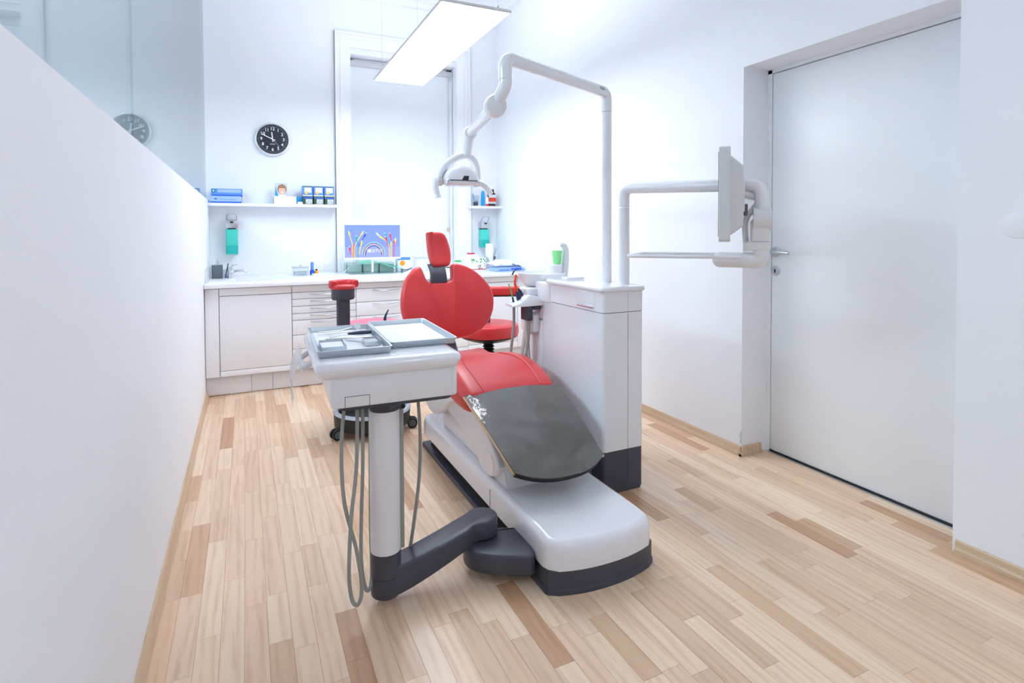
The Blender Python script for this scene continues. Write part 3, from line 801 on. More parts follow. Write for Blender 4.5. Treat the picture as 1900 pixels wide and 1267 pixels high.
sheet('green_bag', lambda u, v: (.90 + u * .40, 5.02 + v * .16 - .02 * u, ZW + .098 - .085 * max(0, u - .35) ** 1.2 * (1.2) - .02 * (1 - v) + .006 * wob(u, v)), 20, 8, M['greenbag'], 'crumpled translucent green bag draped over the glass boxes', 'bag')
pb = carton('leaflet_box', 'white carton with a blue top band and an orange spot beside the screen', 1.235, 1.352, 5.02, 5.10, ZW, ZW + .13, M['paper'])
print_on(pb, 'blue_band', 1.2355, 1.3515, ZW + .103, ZW + .1295, 5.02, M['blue'])
MB().slab(circ(0, 0, .024, 22), 0, .001, X=XZ(5.0195, 1.28, ZW + .075)).build('orange_spot', M['amber'], pb)
tw = thing('metal_tongs', 'dark metal tongs lying below the carton with the orange spot', 'tongs', (1.29, 4.92, ZW))
MB().tube(bez([(1.24, 4.93, ZW + .03), (1.28, 4.92, ZW + .022), (1.33, 4.93, ZW + .032)], 6), .0045, 8).build('arm', M['slate'], tw)
MB().tube(bez([(1.25, 4.94, ZW + .006), (1.29, 4.90, ZW + .016), (1.335, 4.92, ZW + .038)], 6), .0045, 8).build('arm', M['slate'], tw)
MB().cyl((1.252, 4.935, ZW), (1.252, 4.935, ZW + .03), .01, n=12).build('hinge', M['slate'], tw)
wj = thing('white_canister', 'pale translucent canister behind the red headrest', 'canister', (1.44, 5.0, ZW))
MB().slab(rrect(1.385, 1.50, 4.95, 5.06, .014), ZW, ZW + .115, .004).build('body', M['film'], wj)
MB().slab(rrect(1.40, 1.485, 4.965, 5.045, .012), ZW + .004, ZW + .08).build('contents', M['paper'], wj)
MB().slab(rrect(1.383, 1.502, 4.948, 5.062, .014), ZW + .1155, ZW + .128, .003).build('lid', M['clear'], wj)
gl = thing('green_lid_jar', 'small white jar with a flat green lid beside the headrest post', 'jar', (1.80, 4.99, ZW))
MB().lathe([(.028, 0), (.030, .004), (.030, .065), (.024, .074)], c=(1.80, 4.99, ZW), n=24).build('jar', M['paper'], gl)
MB().lathe([(.031, .0745), (.031, .088), (.029, .090)], c=(1.80, 4.99, ZW), n=24).build('lid', M['grn'], gl)
tx = thing('tissue_box', 'white tissue box with green leaf print on the worktop corner', 'tissue box', (1.98, 4.98, ZW))
MB().box(1.90, 2.055, 4.92, 5.05, ZW, ZW + .11, .003).build('carton', M['paper'], tx)
lf = MB()
for k in range(26):
    x = rnd.uniform(1.908, 2.048); z = ZW + (rnd.uniform(.068, .10) if k < 18 else rnd.uniform(.01, .06))
    lf.slab(circ(0, 0, rnd.uniform(.006, .012), 8, rnd.uniform(.003, .006)), 0, .0006, X=XZ(4.9195, x, z) @ Matrix.Rotation(rnd.uniform(0, 3), 4, 'Z'), mi=0 if k < 21 else 1)
lf.build('leaf_print', [M['grn'], M['crimson']], tx, ang=0)
print_on(tx, 'red_stripe', 1.901, 2.054, ZW + .001, ZW + .006, 4.92, M['crimson'])
sheet('tissue', lambda u, v: (1.94 + u * .07 + .004 * wob(u, v), 4.985 + .012 * math.sin(u * 9), ZW + .11 + v * (.022 + .012 * math.sin(u * PI))), 8, 4, M['paper'], parent=tx)
tag(MB().slab(rrect(1.93, 2.00, 5.06, 5.10, .006), ZW + .14, ZW + .152, .002).build('red_bar', M['crimson']), 'flat red bar lying on the white dispenser box behind the tissues', 'lid')
tag(MB().box(1.925, 2.01, 5.055, 5.11, ZW, ZW + .1395, .003).build('white_dispenser_box', M['paper']), 'white upright box behind the tissue box, under the red bar', 'box')
tap('chrome lever tap beside the tissue box', 2.115, 5.0, ZW, -1, -.9, .95)
pr = thing('paper_roll', 'upright white paper roll behind the chrome tap', 'paper roll', (2.18, 5.15, ZW))
MB().lathe([(.036, 0), (.038, .003), (.038, .235), (.036, .238), (.014, .238), (.014, .225)], c=(2.165, 5.09, ZW), n=24).build('roll', M['paper'], pr)
MB().cyl((2.165, 5.09, ZW + .2), (2.165, 5.09, ZW + .2405), .013, n=16).build('core', M['lightgrey'], pr)
kn = thing('elbow_lever', 'dark chrome lever standing beside the paper roll', 'lever', (2.222, 5.11, ZW))
MB().tube(bez([(2.222, 5.11, ZW), (2.222, 5.11, ZW + .09), (2.232, 5.10, ZW + .15), (2.238, 5.09, ZW + .185)], 6), .011, 12).build('stem', M['chrome'], kn)
MB().ball((2.224, 5.108, ZW + .10), .019).build('knob', M['slate'], kn)
MB().ball((2.238, 5.09, ZW + .19), .012).build('tip', M['chrome'], kn)
bgp = thing('blue_pack', 'blue and white wipes pack lying flat at the worktop end', 'packet', (2.20, 4.70, ZW))
MB().slab(rrect(2.02, 2.285, 4.60, 4.78, .02), ZW, ZW + .038, .012, .006).build('pack', M['blue2'], bgp)
MB().box(2.17, 2.275, 4.5985, 4.6000, ZW + .010, ZW + .026).build('blue_print', M['blue3'], bgp)
MB().box(2.05, 2.15, 4.5985, 4.6000, ZW + .006, ZW + .016).build('blue_print', M['blue'], bgp)
sheet('plastic_bag', lambda u, v: (2.00 + u * .29, 4.58 + v * .26, ZW + .040 + .060 * math.sin(PI * min(1, .12 + u * .9)) ** .8 * math.sin(PI * (.15 + v * .7)) + .008 * wob(u * 2, v)), 22, 12, M['paper'], 'crumpled white plastic bag lying on the blue pack', 'bag')

# things on the corner shelf
gc = thing('brush_glass', 'clear glass holding blue brushes on the corner shelf', 'glass', (2.045, 5.15, ZS2))
MB().lathe([(.026, 0), (.033, .105), (.031, .105), (.024, .004)], c=(2.045, 5.15, ZS2), n=24).build('glass', M['clear'], gc)
MB().lathe([(.0235, .004), (.026, .038)], c=(2.045, 5.15, ZS2), n=20).build('contents', M['navy'], gc)
for k, (dx, dy, h) in enumerate(((-.028, 0, .125), (.012, .012, .06), (.002, -.008, .055), (.02, 0, .05))):
    b_ = tag(MB().tube([(2.045, 5.15, ZS2 + .012), (2.045 + dx, 5.15 + dy, ZS2 + h)], .0032, 8).build('brush', M['cyan'] if k == 0 else M['slate']),
        ('long blue brush leaning out of the glass on the corner shelf', 'grey brush standing low in the glass, nearer the blue bottle', 'grey brush in the middle of the glass', 'short grey brush touching the glass rim')[k], 'brush', 'brushes in the glass')
tag(MB().lathe([(.018, 0), (.019, .004), (.019, .09), (.017, .13), (.012, .15), (.004, .155)], c=(2.123, 5.15, ZS2), n=22).build('blue_tube', M['cyan']), 'tall cyan bottle on the corner shelf between glass and brown bottle', 'bottle')
pt = thing('white_tube', 'small white tube with a pink foot on the corner shelf', 'tube', (2.158, 5.13, ZS2))
MB().lathe([(.015, .022), (.014, .085), (.006, .09)], c=(2.160, 5.13, ZS2), n=18).build('tube_body', M['paper'], pt)
MB().lathe([(.013, 0), (.015, .022)], c=(2.160, 5.13, ZS2), n=18).build('cap', M['crimson'], pt)
bw = thing('brown_bottle', 'dark brown bottle with a red and white label on the corner shelf', 'bottle', (2.215, 5.15, ZS2))
MB().slab(rrect(2.178, 2.252, 5.125, 5.18, .012), ZS2, ZS2 + .135, .014, .004).build('bottle', M['brown'], bw)
MB().slab(rrect(2.190, 2.240, 5.133, 5.172, .010), ZS2 + .135, ZS2 + .170, .010).build('shoulder', M['brown'], bw)
MB().box(2.177, 2.253, 5.1235, 5.126, ZS2 + .025, ZS2 + .115).build('white_label', M['lightgrey'], bw)
MB().box(2.176, 2.254, 5.1225, 5.125, ZS2 + .045, ZS2 + .085).build('red_label', M['label'], bw)
MB().lathe([(.013, .170), (.013, .188), (.010, .192)], c=(2.215, 5.152, ZS2), n=16).build('cap', M['paper'], bw)

# ------------------------------------------------------------------ dental chair
CX = 1.066
ch = thing('dental_chair', 'red dental chair with a smoked foot cover on a glossy white base', 'dental chair', (CX, 2.25, 0))
def base_poly(x0, x1, y0, y1, bulge=.0, r=.035, n=12):
    pts = [(x0 + (x1 - x0) * k / n, y0 + bulge * (1 - (1 - abs(2 * k / n - 1) ** 2.2))) for k in range(n + 1)]
    # ends rounded back
    pts[0] = (x0 + r * .25, y0 + bulge + r * .35); pts[-1] = (x1 - r * .25, y0 + bulge + r * .35)
    pts = [(x0, y0 + bulge + r)] and [(x0, y0 + bulge + r)] + pts + [(x1, y0 + bulge + r)]
    return pts + [(x1, y1 - r), (x1 - r * .3, y1 - r * .3), (x1 - r, y1), (x0 + r, y1), (x0 + r * .3, y1 - r * .3), (x0, y1 - r)]
BX0, BX1 = .855, 1.285
MB().slab(base_poly(BX0, BX1, 1.508, 2.97, .042, .016), .0, .020, .004, 0).build('base_plate', M['dark'], ch)
MB().slab(base_poly(BX0 + .030, BX1 - .030, 1.60, 2.93, .02), .018, .083).build('base_recess', M['black'], ch)
bp_ = base_poly(BX0 + .004, BX1 - .004, 1.511, 1.66, .042, .014)
MB().slab(bp_, .020, .077).build('base_bumper', M['dark'], ch)
def base_warp(v):
    return v
cov = MB()
poly = base_poly(BX0 + .002, BX1 - .002, 1.509, 2.968, .042, .034)
# denser sides so the nose can slope
def cover_rings():
    rings = [[(x, y, .078) for x, y in poly]]
    prof = [(0, .085), (.0005, .130), (.002, .146), (.006, .158), (.012, .167), (.019, .172), (.027, .174)]
    for o, z in prof:
        q = offset_poly(poly, o)
        rings.append([(x, y, z) for x, y in q])
    return rings
def nose(v):
    t = max(0.0, 1.70 - v.y)
    if v.z > .08: v = Vector((v.x, v.y, v.z - (v.z - .08) * .95 * (t / .19) ** 2 * .14))
    return v
def densify(P, maxl=.05):
    out = []
    for i in range(len(P)):
        a, b = Vector(P[i]), Vector(P[(i + 1) % len(P)])
        n = max(1, int((b - a).length / maxl))
        out += [tuple(a + (b - a) * k / n) for k in range(n)]
    return out
poly = densify(poly, .06)
rr_ = cover_rings()
# close the top with a grid-like strip: mirror pairs across x
cov.loft(rr_, cap=False)
last = rr_[-1]
ys = sorted(set(round(p[1], 4) for p in last))
xs0 = min(p[0] for p in last); xs1 = max(p[0] for p in last)
cov.add(last, [tuple(range(len(last)))])
cov.build('base_cover', M['gloss'], ch, ang=50, warp=nose)
MB().box(BX0 - .001, BX0 + .004, 2.02, 2.022, .076, .150).build('cover_joint', M['grey'], ch)

# lift mechanism
def yzplate(name, poly, x0, x1, m, rt=.012, sm=1):
    p = smooth_closed(poly, sm)
    a = sum(p[i][0] * p[(i + 1) % len(p)][1] - p[(i + 1) % len(p)][0] * p[i][1] for i in range(len(p)))
    if a < 0: p = p[::-1]
    return MB().slab(p, x0, x1, rt, rt, 3, X=YZX)
armp = [(1.965, .262), (1.975, .225), (2.02, .195), (2.09, .172), (2.15, .180), (2.20, .210), (2.30, .250), (2.45, .285), (2.62, .300), (2.78, .305), (2.84, .33), (2.82, .38), (2.60, .425), (2.40, .418), (2.22, .398), (2.07, .345)]
arm1 = yzplate('lift_arm', armp, .872, .922, M['plast']).build('lift_arm', M['plast'], ch)
yzplate('lift_arm', armp, 1.21, 1.26, M['plast']).build('lift_arm', M['plast'], ch)
MB().tube([(.871, 2.062, .236), (.8705, 2.062, .236)], .045, 28).build('pivot_disc', M['gloss'], arm1)
MB().box(.90, 1.23, 1.95, 2.75, .172, .30, .02).build('lift_block', M['plast'], ch)
MB().slab([(1.945, .17), (2.16, .17), (2.14, .30), (1.995, .30)], .895, 1.235, .006, .006, X=YZX).build('pedestal', M['plast'], ch)
# seat shell and upholstery
seat_shell = MB().slab(smooth_closed([(CX - .20, 2.30), (CX + .20, 2.30), (CX + .21, 2.60), (CX + .17, 2.95), (CX - .17, 2.95), (CX - .21, 2.60)], 2), .355, .420, .01, .03).build('seat_shell', M['plast'], ch)
wing = yzplate('shell_wing', [(2.98, .40), (2.96, .33), (2.82, .25), (2.70, .245), (2.58, .30), (2.50, .36), (2.40, .405), (2.42, .42), (2.9, .43)], .845, .875, M['plast'], .006).build('shell_wing', M['plast'], ch)

def sect(y, hw, zt, zb, er, dish, lip=0.0, n=28, cx=CX):
    """one cross-section of a cushion: flat bottom, rounded edges, crowned or dished top"""
    ring = []
    for k in range(7):                                  # bottom, from +x to -x
        t = k / 6; ring.append((cx + hw * .9 * (1 - 2 * t), y, zb))
    for k in range(5):
        t = k / 4; a = PI * t
        ring.append((cx - hw * (.9 + .1 * math.sin(PI / 2 * min(1, t * 1.6))), y, zb + (zt - er - zb) * t))
    m_ = 21
    for k in range(m_):
        u = -1 + 2 * k / (m_ - 1); au = abs(u)
        e = max(0.0, (au - .80) / .20)
        z = zt + dish * (au ** 2) - er * (1 - math.sqrt(max(0, 1 - e * e))) + lip * math.exp(-((au - .62) / .05) ** 2)
        ring.append((cx + hw * u, y, z))
    for k in range(5):
        t = 1 - k / 4
        ring.append((cx + hw * (.9 + .1 * math.sin(PI / 2 * min(1, t * 1.6))), y, zb + (zt - er - zb) * t))
    return ring
secs = [(2.236, .200, .447, .420, .015, 0, 0), (2.238, .217, .464, .400, .022, 0, 0), (2.250, .226, .476, .390, .035, -.004, 0), (2.30, .234, .498, .386, .045, -.006, .001), (2.37, .238, .522, .388, .05, -.008, .0025), (2.45, .238, .542, .39, .05, -.010, .0025), (2.54, .236, .550, .39, .05, -.008, .0025),
        (2.65, .228, .540, .39, .048, -.004, .0015), (2.76, .214, .516, .39, .045, .0, 0), (2.86, .204, .490, .395, .042, .004, 0), (2.95, .200, .478, .40, .04, .008, 0), (3.03, .19, .482, .41, .035, .012, 0), (3.045, .17, .470, .43, .03, .01, 0)]
MB().loft([sect(*s) for s in secs]).build('seat', M['red'], ch, ang=60)
for s_ in (-1, 1):
    pts = []
    for (y, hw, zt, zb, er, dish, lip) in secs[2:8]:
        pts.append((CX + s_ * hw * .62 * (1 - .35 * max(0, (y - 2.45)) / .3), y, zt + dish * .38 + lip + .0006))
    MB().tube(bez(pts, 5), .0028, 8).build('seat_seam', M['red'], ch)
# foot section
e_ = Vector((0, -.919, -.395)); n_ = Vector((0, -.395, .919))
fo = Vector((CX + .002, 2.246, .478))
Xf = basis((1, 0, 0), e_, -n_, fo)
fp = [(-.229, 0)] + [(-.193, .455)] + [(.193 * math.sin(a), .455 + .078 * math.cos(a * 1.0) - .0) for a in []]
arc = [(-.193 + .386 * k / 12, .455 + .066 * (1 - abs(2 * k / 12 - 1) ** 2.4)) for k in range(13)]
fpoly = [(.229, 0)] + [(x, y) for x, y in reversed(arc)] + [(-.229, 0)]
def ccw(p):
    a = sum(p[i][0] * p[(i + 1) % len(p)][1] - p[(i + 1) % len(p)][0] * p[i][1] for i in range(len(p)))
    return p if a > 0 else p[::-1]
fpoly = ccw(densify(fpoly, .04))
def fbend(v):
    q = Xf.inverted() @ v
    q.z += .10 * (q.y - .25) ** 2 - .006 + .35 * q.x * q.x * .6
    return Xf @ q
ft = MB().slab(fpoly, .006, .034, .008, .008, X=Xf).build('foot_section', M['black'], ch, warp=fbend)
cv = MB(); pin = offset_poly(fpoly, -.002)
# fine grid for the curved film
gx, gy = 14, 18
def fgrid(u, v):
    L_ = .457 + .066 * (1 - abs(2 * u - 1) ** 2.4)
    y = v * L_; hw = .231 + (.195 - .231) * min(1, y / .455)
    q = Vector(((2 * u - 1) * hw, y, .004)); q.z += .10 * (q.y - .25) ** 2 - .006 + .21 * q.x * q.x
    e = min(1, 5 * min(u, 1 - u), 5 * min(v, 1 - v))
    q.z += e * .0011 * (math.sin(9 * u + 4 * math.sin(7 * v)) + .7 * math.sin(13 * v + 3 * math.sin(6 * u)) + .5 * math.sin(21 * u * v + 5))
    return Xf @ q
sheet('foot_cover', fgrid, 48, 48, M['foot'], parent=ch, th=-.004)
for s_ in (-1, 1):
    pts = [fgrid(.0 if s_ < 0 else 1.0, k / 14) + n_ * -.010 for k in range(15)]
    MB().tube(pts, .006, 8).build('edge_trim', mat('bronze_trim', (190, 160, 130), .2, metal=1.0) if s_ < 0 else M['steel'], ch)
# backrest: round pad with a notch for the headrest
bpx = [(778,491),(771,494),(763,501),(753,511),(747,525),(741.7,543),(740,566),(745.6,589),(757,606),(785,619),(815,623.5),(843,623),(869,620),(895,608),(912,584),(917,558),(914,540),(908,528),(893,509),(880,499),(869,493),(857,488.5),(848,487),(843,489),(841,495),(841,511),(838,518),(826,520.5),(810,521),(796,520.5),(791,515),(788,505),(785,498),(782,493)]
bo = [((a - 828) / 325 * 1.035 - .008, (623.5 - b) / 325 * 1.055 - .045) for a, b in bpx]   # outline of the pad in metres, from its proportions
bo = ccw(smooth_closed(bo, 1))
TILT = math.radians(13)
Xb = Matrix.Translation((1.060, 3.085, .588)) @ Matrix.Rotation(-TILT, 4, 'X') @ basis((1, 0, 0), (0, 0, 1), (0, -1, 0))
def bcurve(k):
    def f(v):
        q = Xb.inverted() @ v
        q.z += k * (q.x * q.x) - .012 * math.exp(-((abs(q.x) - .155 - .06 * math.sin((q.y + .05) * 5)) / .012) ** 2) * (1 if q.z > .03 else 0) * 0
        return Xb @ q
    return f
bk = MB()
prof = [(0.010, -.030), (.004, -.022), (0, -.01), (0, .014), (.003, .026), (.009, .035), (.016, .039)]
rings = [[(x, y, z) for x, y in offset_poly(bo, o)] for o, z in prof]
bk.loft(rings, X=Xb)
bk.build('backrest', M['red'], ch, ang=60, warp=bcurve(.45))
for sp2 in ([(-.104, .280), (-.131, .212), (-.137, .12), (-.118, .045), (-.09, -.01)], [(.056, .280), (.118, .226), (.143, .160), (.147, .095), (.128, -.01)]):
    MB().tube(bez([(x, y, .0392) for x, y in sp2], 8), .0032, 8, X=Xb).build('backrest_seam', M['red'], ch, warp=bcurve(.45))
MB().slab(rrect(-.13, .13, -.02, .26, .06), -.055, -.030, .006, .02, X=Xb).build('backrest_shell', M['dark'], ch)
MB().tube(bez([(1.065, 3.13, .60), (1.07, 3.11, .53), (1.07, 3.0, .42)], 5), [.03] * 11, 14).build('backrest_hinge', M['dark'], ch)
# headrest
hs = MB()
hr = []
for k in range(9):
    t = k / 8; z = .872 + .105 * t; y = 3.128 + .050 * t - .02 * math.sin(PI * t); hw = .048 - .003 * math.sin(PI * t)
    hr.append([(1.008 - hw, y - .016, z), (1.008 + hw, y - .016, z), (1.008 + hw, y + .016, z), (1.008 - hw, y + .016, z)])
hs.loft(hr).build('headrest_bracket', M['dark'], ch, ang=50)
MB().box(.985, 1.085, 3.125, 3.16, .862, .880, .006).build('headrest_rail', M['dark'], ch)
hp = ccw(smooth_closed([(-.074, .196), (-.071, .188), (-.064, .06), (-.056, .0), (-.044, -.012), (.03, -.012), (.052, -.004), (.066, .03), (.070, .08), (.064, .13), (.048, .175), (.028, .194), (.0, .199)], 1))
Xh = Matrix.Translation((1.036, 3.165, .970)) @ Matrix.Rotation(math.radians(7), 4, 'Z') @ Matrix.Rotation(-math.radians(14), 4, 'X') @ basis((1, 0, 0), (0, 0, 1), (0, -1, 0))
def hcurve(v):
    q = Xh.inverted() @ v
    q.z += 3.0 * q.x * q.x + 1.6 * (q.y - .09) ** 2 - .012
    return Xh @ q
hpad = MB(); rings = [[(x, y, z) for x, y in offset_poly(hp, o)] for o, z in [(.012, -.045), (.003, -.036), (0, -.02), (0, .0), (.004, .012), (.012, .020), (.026, .0235)]]
# fill the face with a grid fan
inner = rings[-1]; cxy = (sum(p[0] for p in inner) / len(inner), sum(p[1] for p in inner) / len(inner))
for s_ in (.75, .5, .25, .06): rings.append([(cxy[0] + (p[0] - cxy[0]) * s_, cxy[1] + (p[1] - cxy[1]) * s_, .0235) for p in inner])
hpad.loft(rings, X=Xh)
hpad.build('headrest', M['red'], ch, ang=60, warp=hcurve)

# ------------------------------------------------------------------ instrument stand
SX, SY = .385, 1.752
st = thing('instrument_stand', 'white instrument table on a column with a dark swivel arm fixed to the chair base', 'instrument table', (SX, SY, 0))
PX, PY = .735, 1.815
blk = ccw(smooth_closed([(.86, 1.60), (.86, 1.80), (.86, 1.80), (.80, 1.835), (.72, 1.86), (.665, 1.82), (.65, 1.75), (.685, 1.69), (.78, 1.635)], 2))
MB().slab(blk, .038, .105, .010, .006).build('pivot_block', M['dark'], st)
MB().slab(circ(PX, PY, .055, 32), .105, .118).build('pivot_ring', M['black'], st)
# arm: plan outline between post and pivot
ax = Vector((PX - SX, PY - SY)); ax.normalize(); an = Vector((-ax.y, ax.x))
def along(t, o): p = Vector((SX, SY)) + ax * t + an * o; return (p.x, p.y)
AL = (Vector((PX, PY)) - Vector((SX, SY))).length
ap = [along(.0, -.044), along(.10, -.048), along(.20, -.056), along(.27, -.056), along(.30, -.040)]
for k in range(15):
    a = -2.2 + 4.4 * k / 14
    p = Vector((PX, PY)) + (ax * math.cos(a) + an * math.sin(a)) * .058; ap.append((p.x, p.y))
ap += [along(.30, .042), along(.22, .036), along(.12, .038), along(.0, .042)]
def arm_drop(v):
    t = (Vector((v.x, v.y)) - Vector((SX, SY))).dot(ax) / AL
    t = max(0, min(1, t))
    return Vector((v.x, v.y, v.z + (.050 if v.z > .08 else .078) * (3 * t * t - 2 * t ** 3)))
MB().slab(ccw(densify(ap, .03)), .034, .122, .008, .004).build('swivel_arm', M['dark'], st, warp=arm_drop)
MB().lathe([(.044, 0), (.047, .004), (.047, .062)], c=(SX, SY, .030), n=40).build('column_foot', M['dark'], st)
MB().lathe([(.047, 0), (.047, .076)], c=(SX, SY, .0935), n=40).build('column_socket', M['dark'], st)
MB().lathe([(.047, 0), (.047, .445)], c=(SX, SY, .170), n=40).build('column', M['plast'], st)
MB().box(SX + .040, SX + .056, SY - .022, SY + .03, .17, .615, .005).build('column_rail', M['hose'], st)
MB().lathe([(.046, 0), (.052, .012), (.056, .040)], c=(SX, SY, .615), n=40).build('column_collar', M['dark'], st)
TA = math.radians(-2.0)
Xt = rotz(TA, (.4, 1.93, 0))
def T(x, y, z): return tuple(Xt @ Vector((x, y, z)))
MB().slab(rrect(-.155, .192, -.260, .20, .03, 5), .647, .661, X=Xt).build('table_underside', M['dark'], st)
MB().slab(rrect(-.177, .202, -.278, .245, .018, 4), .660, .752, .004, .006, X=Xt).build('table_body', M['plast'], st)
lidp = rrect(-.222, .212, -.300, .270, .03, 5)
ld = MB(); rings = []
for o, z in ((.034, .746), (.024, .748), (.012, .755), (.004, .765), (0, .775), (0, .781), (.003, .789), (.010, .795), (.024, .798)):
    rings.append([(x, y, z) for x, y in offset_poly(lidp, o)])
ld.loft(rings, X=Xt).build('table_lid', M['gloss'], st, ang=50)
hl = MB()
for a, b, c, d in ((-.140, -.1385, .661, .694), (-.070, -.0685, .661, .694), (-.140, -.0685, .6925, .694)):
    hl.box(a, b, -.2788, -.277, c, d, X=Xt)
hl.build('hatch_outline', M['hatch'], st)
MB().box(.182, .1825, -.2786, -.277, .664, .752, X=Xt).build('corner_seam', M['grey'], st)
MB().tube(fillet([T(-.215, -.12, .77), T(-.245, -.12, .75), T(-.245, .08, .74), T(-.215, .08, .76)], .03, 5), .009, 10).build('side_handle', M['plast'], st)
sheet('handle_sleeve', lambda u, v: T(-.246 - .030 * math.sin(v * 2.2) - .004 * math.cos(u * 5), -.13 + .22 * u, .785 - .145 * v + .006 * math.sin(u * 7)), 12, 10, M['film'], parent=st, th=.0008)
MB().box(.12, .19, -.10, .18, .640, .655, .006, X=Xt).build('hose_bar', M['dark'], st)
# hoses hang in loops
def hose(label_parent, pts, r=.0058, m='hose', n=9):
    return MB().tube(bez(pts, n), r, 10).build('hose', M[m], label_parent)
hose(st, [(.262, 1.74, .652), (.250, 1.73, .52), (.255, 1.72, .36), (.285, 1.70, .22), (.300, 1.70, .10), (.288, 1.69, .058), (.270, 1.69, .075), (.262, 1.69, .16), (.272, 1.70, .32), (.292, 1.72, .46), (.300, 1.74, .652)])
hose(st, [(.318, 1.75, .652), (.316, 1.75, .45), (.308, 1.74, .28), (.305, 1.73, .16), (.314, 1.72, .085), (.328, 1.73, .068), (.340, 1.75, .10), (.342, 1.77, .25), (.345, 1.78, .45), (.35, 1.80, .652)])
MB().cyl((.300, 1.74, .66), (.300, 1.74, .632), .009, n=12).build('hose_socket', M['black'], st)
hose(st, [(.505, 1.80, .648), (.513, 1.80, .48), (.507, 1.80, .34), (.488, 1.80, .20), (.476, 1.80, .128)])
MB().cyl((.505, 1.80, .655), (.505, 1.80, .635), .011, n=14).build('hose_socket', M['black'], st)
tag(MB().tube(bez([T(.085, .262, .76), T(.085, .285, .80), T(.083, .287, .83), T(.095, .28, .862)], 8), [.0075] * 10 + [.006] * 6 + [.005 - .0004 * k for k in range(9)], 10).build('handpiece', M['navy']), 'dark curved handpiece tip standing up behind the white table', 'handpiece')

def tray(label, x0, x1, y0, y1, z, liner):
    r = thing('instrument_tray', label, 'tray', T((x0 + x1) / 2, (y0 + y1) / 2, z), 'metal instrument trays')
    P = rrect(x0, x1, y0, y1, .010, 3); rings = []
    for o, h in ((.006, 0), (.003, .003), (0, .018), (-.003, .019), (-.003, .021), (.002, .021), (.004, .017), (.008, .004), (.009, .003)):
        rings.append([(x, y, z + h) for x, y in offset_poly(P, o)])
    MB().loft(rings, X=Xt).build('tray_body', M['alu'], r, ang=45)
    if liner: MB().slab(rrect(x0 + .014, x1 - .014, y0 + .014, y1 - .014, .004), z + .0033, z + .0043, X=Xt).build('liner', M['paper'], r)
    return r
ZL = .7985
tray('metal tray of instruments on the white table', -.208, .008, -.225, .225, ZL, True)
tray('empty metal tray with a white paper liner', .016, .232, -.170, .275, ZL, True)
zt = ZL + .005
def tin(label, x0, x1, y0, y1, h, m, lid=None):
    r = thing('instrument_tin', label, 'tin', T((x0 + x1) / 2, (y0 + y1) / 2, zt), 'small tins in the tray')
    P = rrect(x0, x1, y0, y1, .003, 2)
    MB().loft([[(x, y, zt + h_) for x, y in offset_poly(P, o)] for o, h_ in ((0, 0), (0, h), (.0015, h), (.002, .0015))], X=Xt).build('tin_body', M[m], r, ang=40)
    MB().slab(offset_poly(P, .003), zt + .002, zt + h * .6, X=Xt).build('contents', M[lid or 'paper'], r)
    return r
tin('open metal tin of swabs at the corner of the instrument tray', -.192, -.118, -.165, -.040, .016, 'alu')
tin('small metal tin beside the navy handle in the tray', -.055, -.006, -.12, -.03, .014, 'steel', 'lightgrey')
def inst(name, label, pts, r, m, extra=None, cat='instrument'):
    rt = thing(name, label, cat, T(*pts[0]), 'instruments in the tray')
    MB().tube([T(*p) for p in pts], r, 8).build('handle', M[m], rt)
    if extra: extra(rt)
    return rt
zi = zt + .006
def mirror_head(rt): MB().tube([T(-.040, .176, zi + .013), T(-.040, .174, zi + .0142)], .012, 20).build('mirror_disc', M['chrome'], rt)
inst('mouth_mirror', 'round mouth mirror lying at the far rim of the tray', [(-.175, .170, zi), (-.10, .175, zi), (-.058, .180, zi + .01)], [.003, .0028, .0015], 'steel', mirror_head)
def probe_tip(rt): MB().tube([T(*p) for p in ((-.062, .145, zi), (-.048, .146, zi + .002), (-.040, .142, zi + .010))], [.0015, .0012, .0006], 6).build('tip', M['steel'], rt)
inst('dental_probe', 'thin steel probe beside the mouth mirror', [(-.180, .130, zi), (-.12, .138, zi), (-.062, .145, zi)], [.0028, .003, .0015], 'steel', probe_tip)
def tw2(rt): MB().tube([T(*p) for p in ((-.165, .018, zi), (-.09, .030, zi + .002), (-.025, .020, zi))], [.004, .0035, .001], 8).build('second_arm', M['steel'], rt)
inst('tweezers', 'steel tweezers lying across the middle of the tray', [(-.165, .018, zi), (-.09, .012, zi + .002), (-.025, .018, zi)], [.004, .0035, .001], 'steel', tw2)
def blade(rt): MB().box(-.052, -.02, .052, .062, zi - .001, zi + .001, X=Xt).build('blade', M['steel'], rt)
inst('white_spatula', 'white spatula with a flat blade beside the tweezers', [(-.150, .045, zi), (-.10, .050, zi), (-.05, .057, zi)], [.004, .004, .002], 'paper', blade)
def syringe_tip(rt): MB().tube([T(-.085, .088, zi), T(-.140, .082, zi)], [.0025, .001], 8).build('needle', M['steel'], rt)
inst('navy_syringe', 'instrument with a chunky navy handle in the tray', [(-.085, .088, zi + .002), (-.04, .094, zi + .002), (-.002, .098, zi + .002)], [.004, .0075, .007], 'navy', syringe_tip)
inst('steel_explorer', 'short steel rod lying beside the open tin of swabs', [(-.105, -.03, zi), (-.07, -.06, zi), (-.045, -.09, zi)], [.0025, .003, .0018], 'steel')

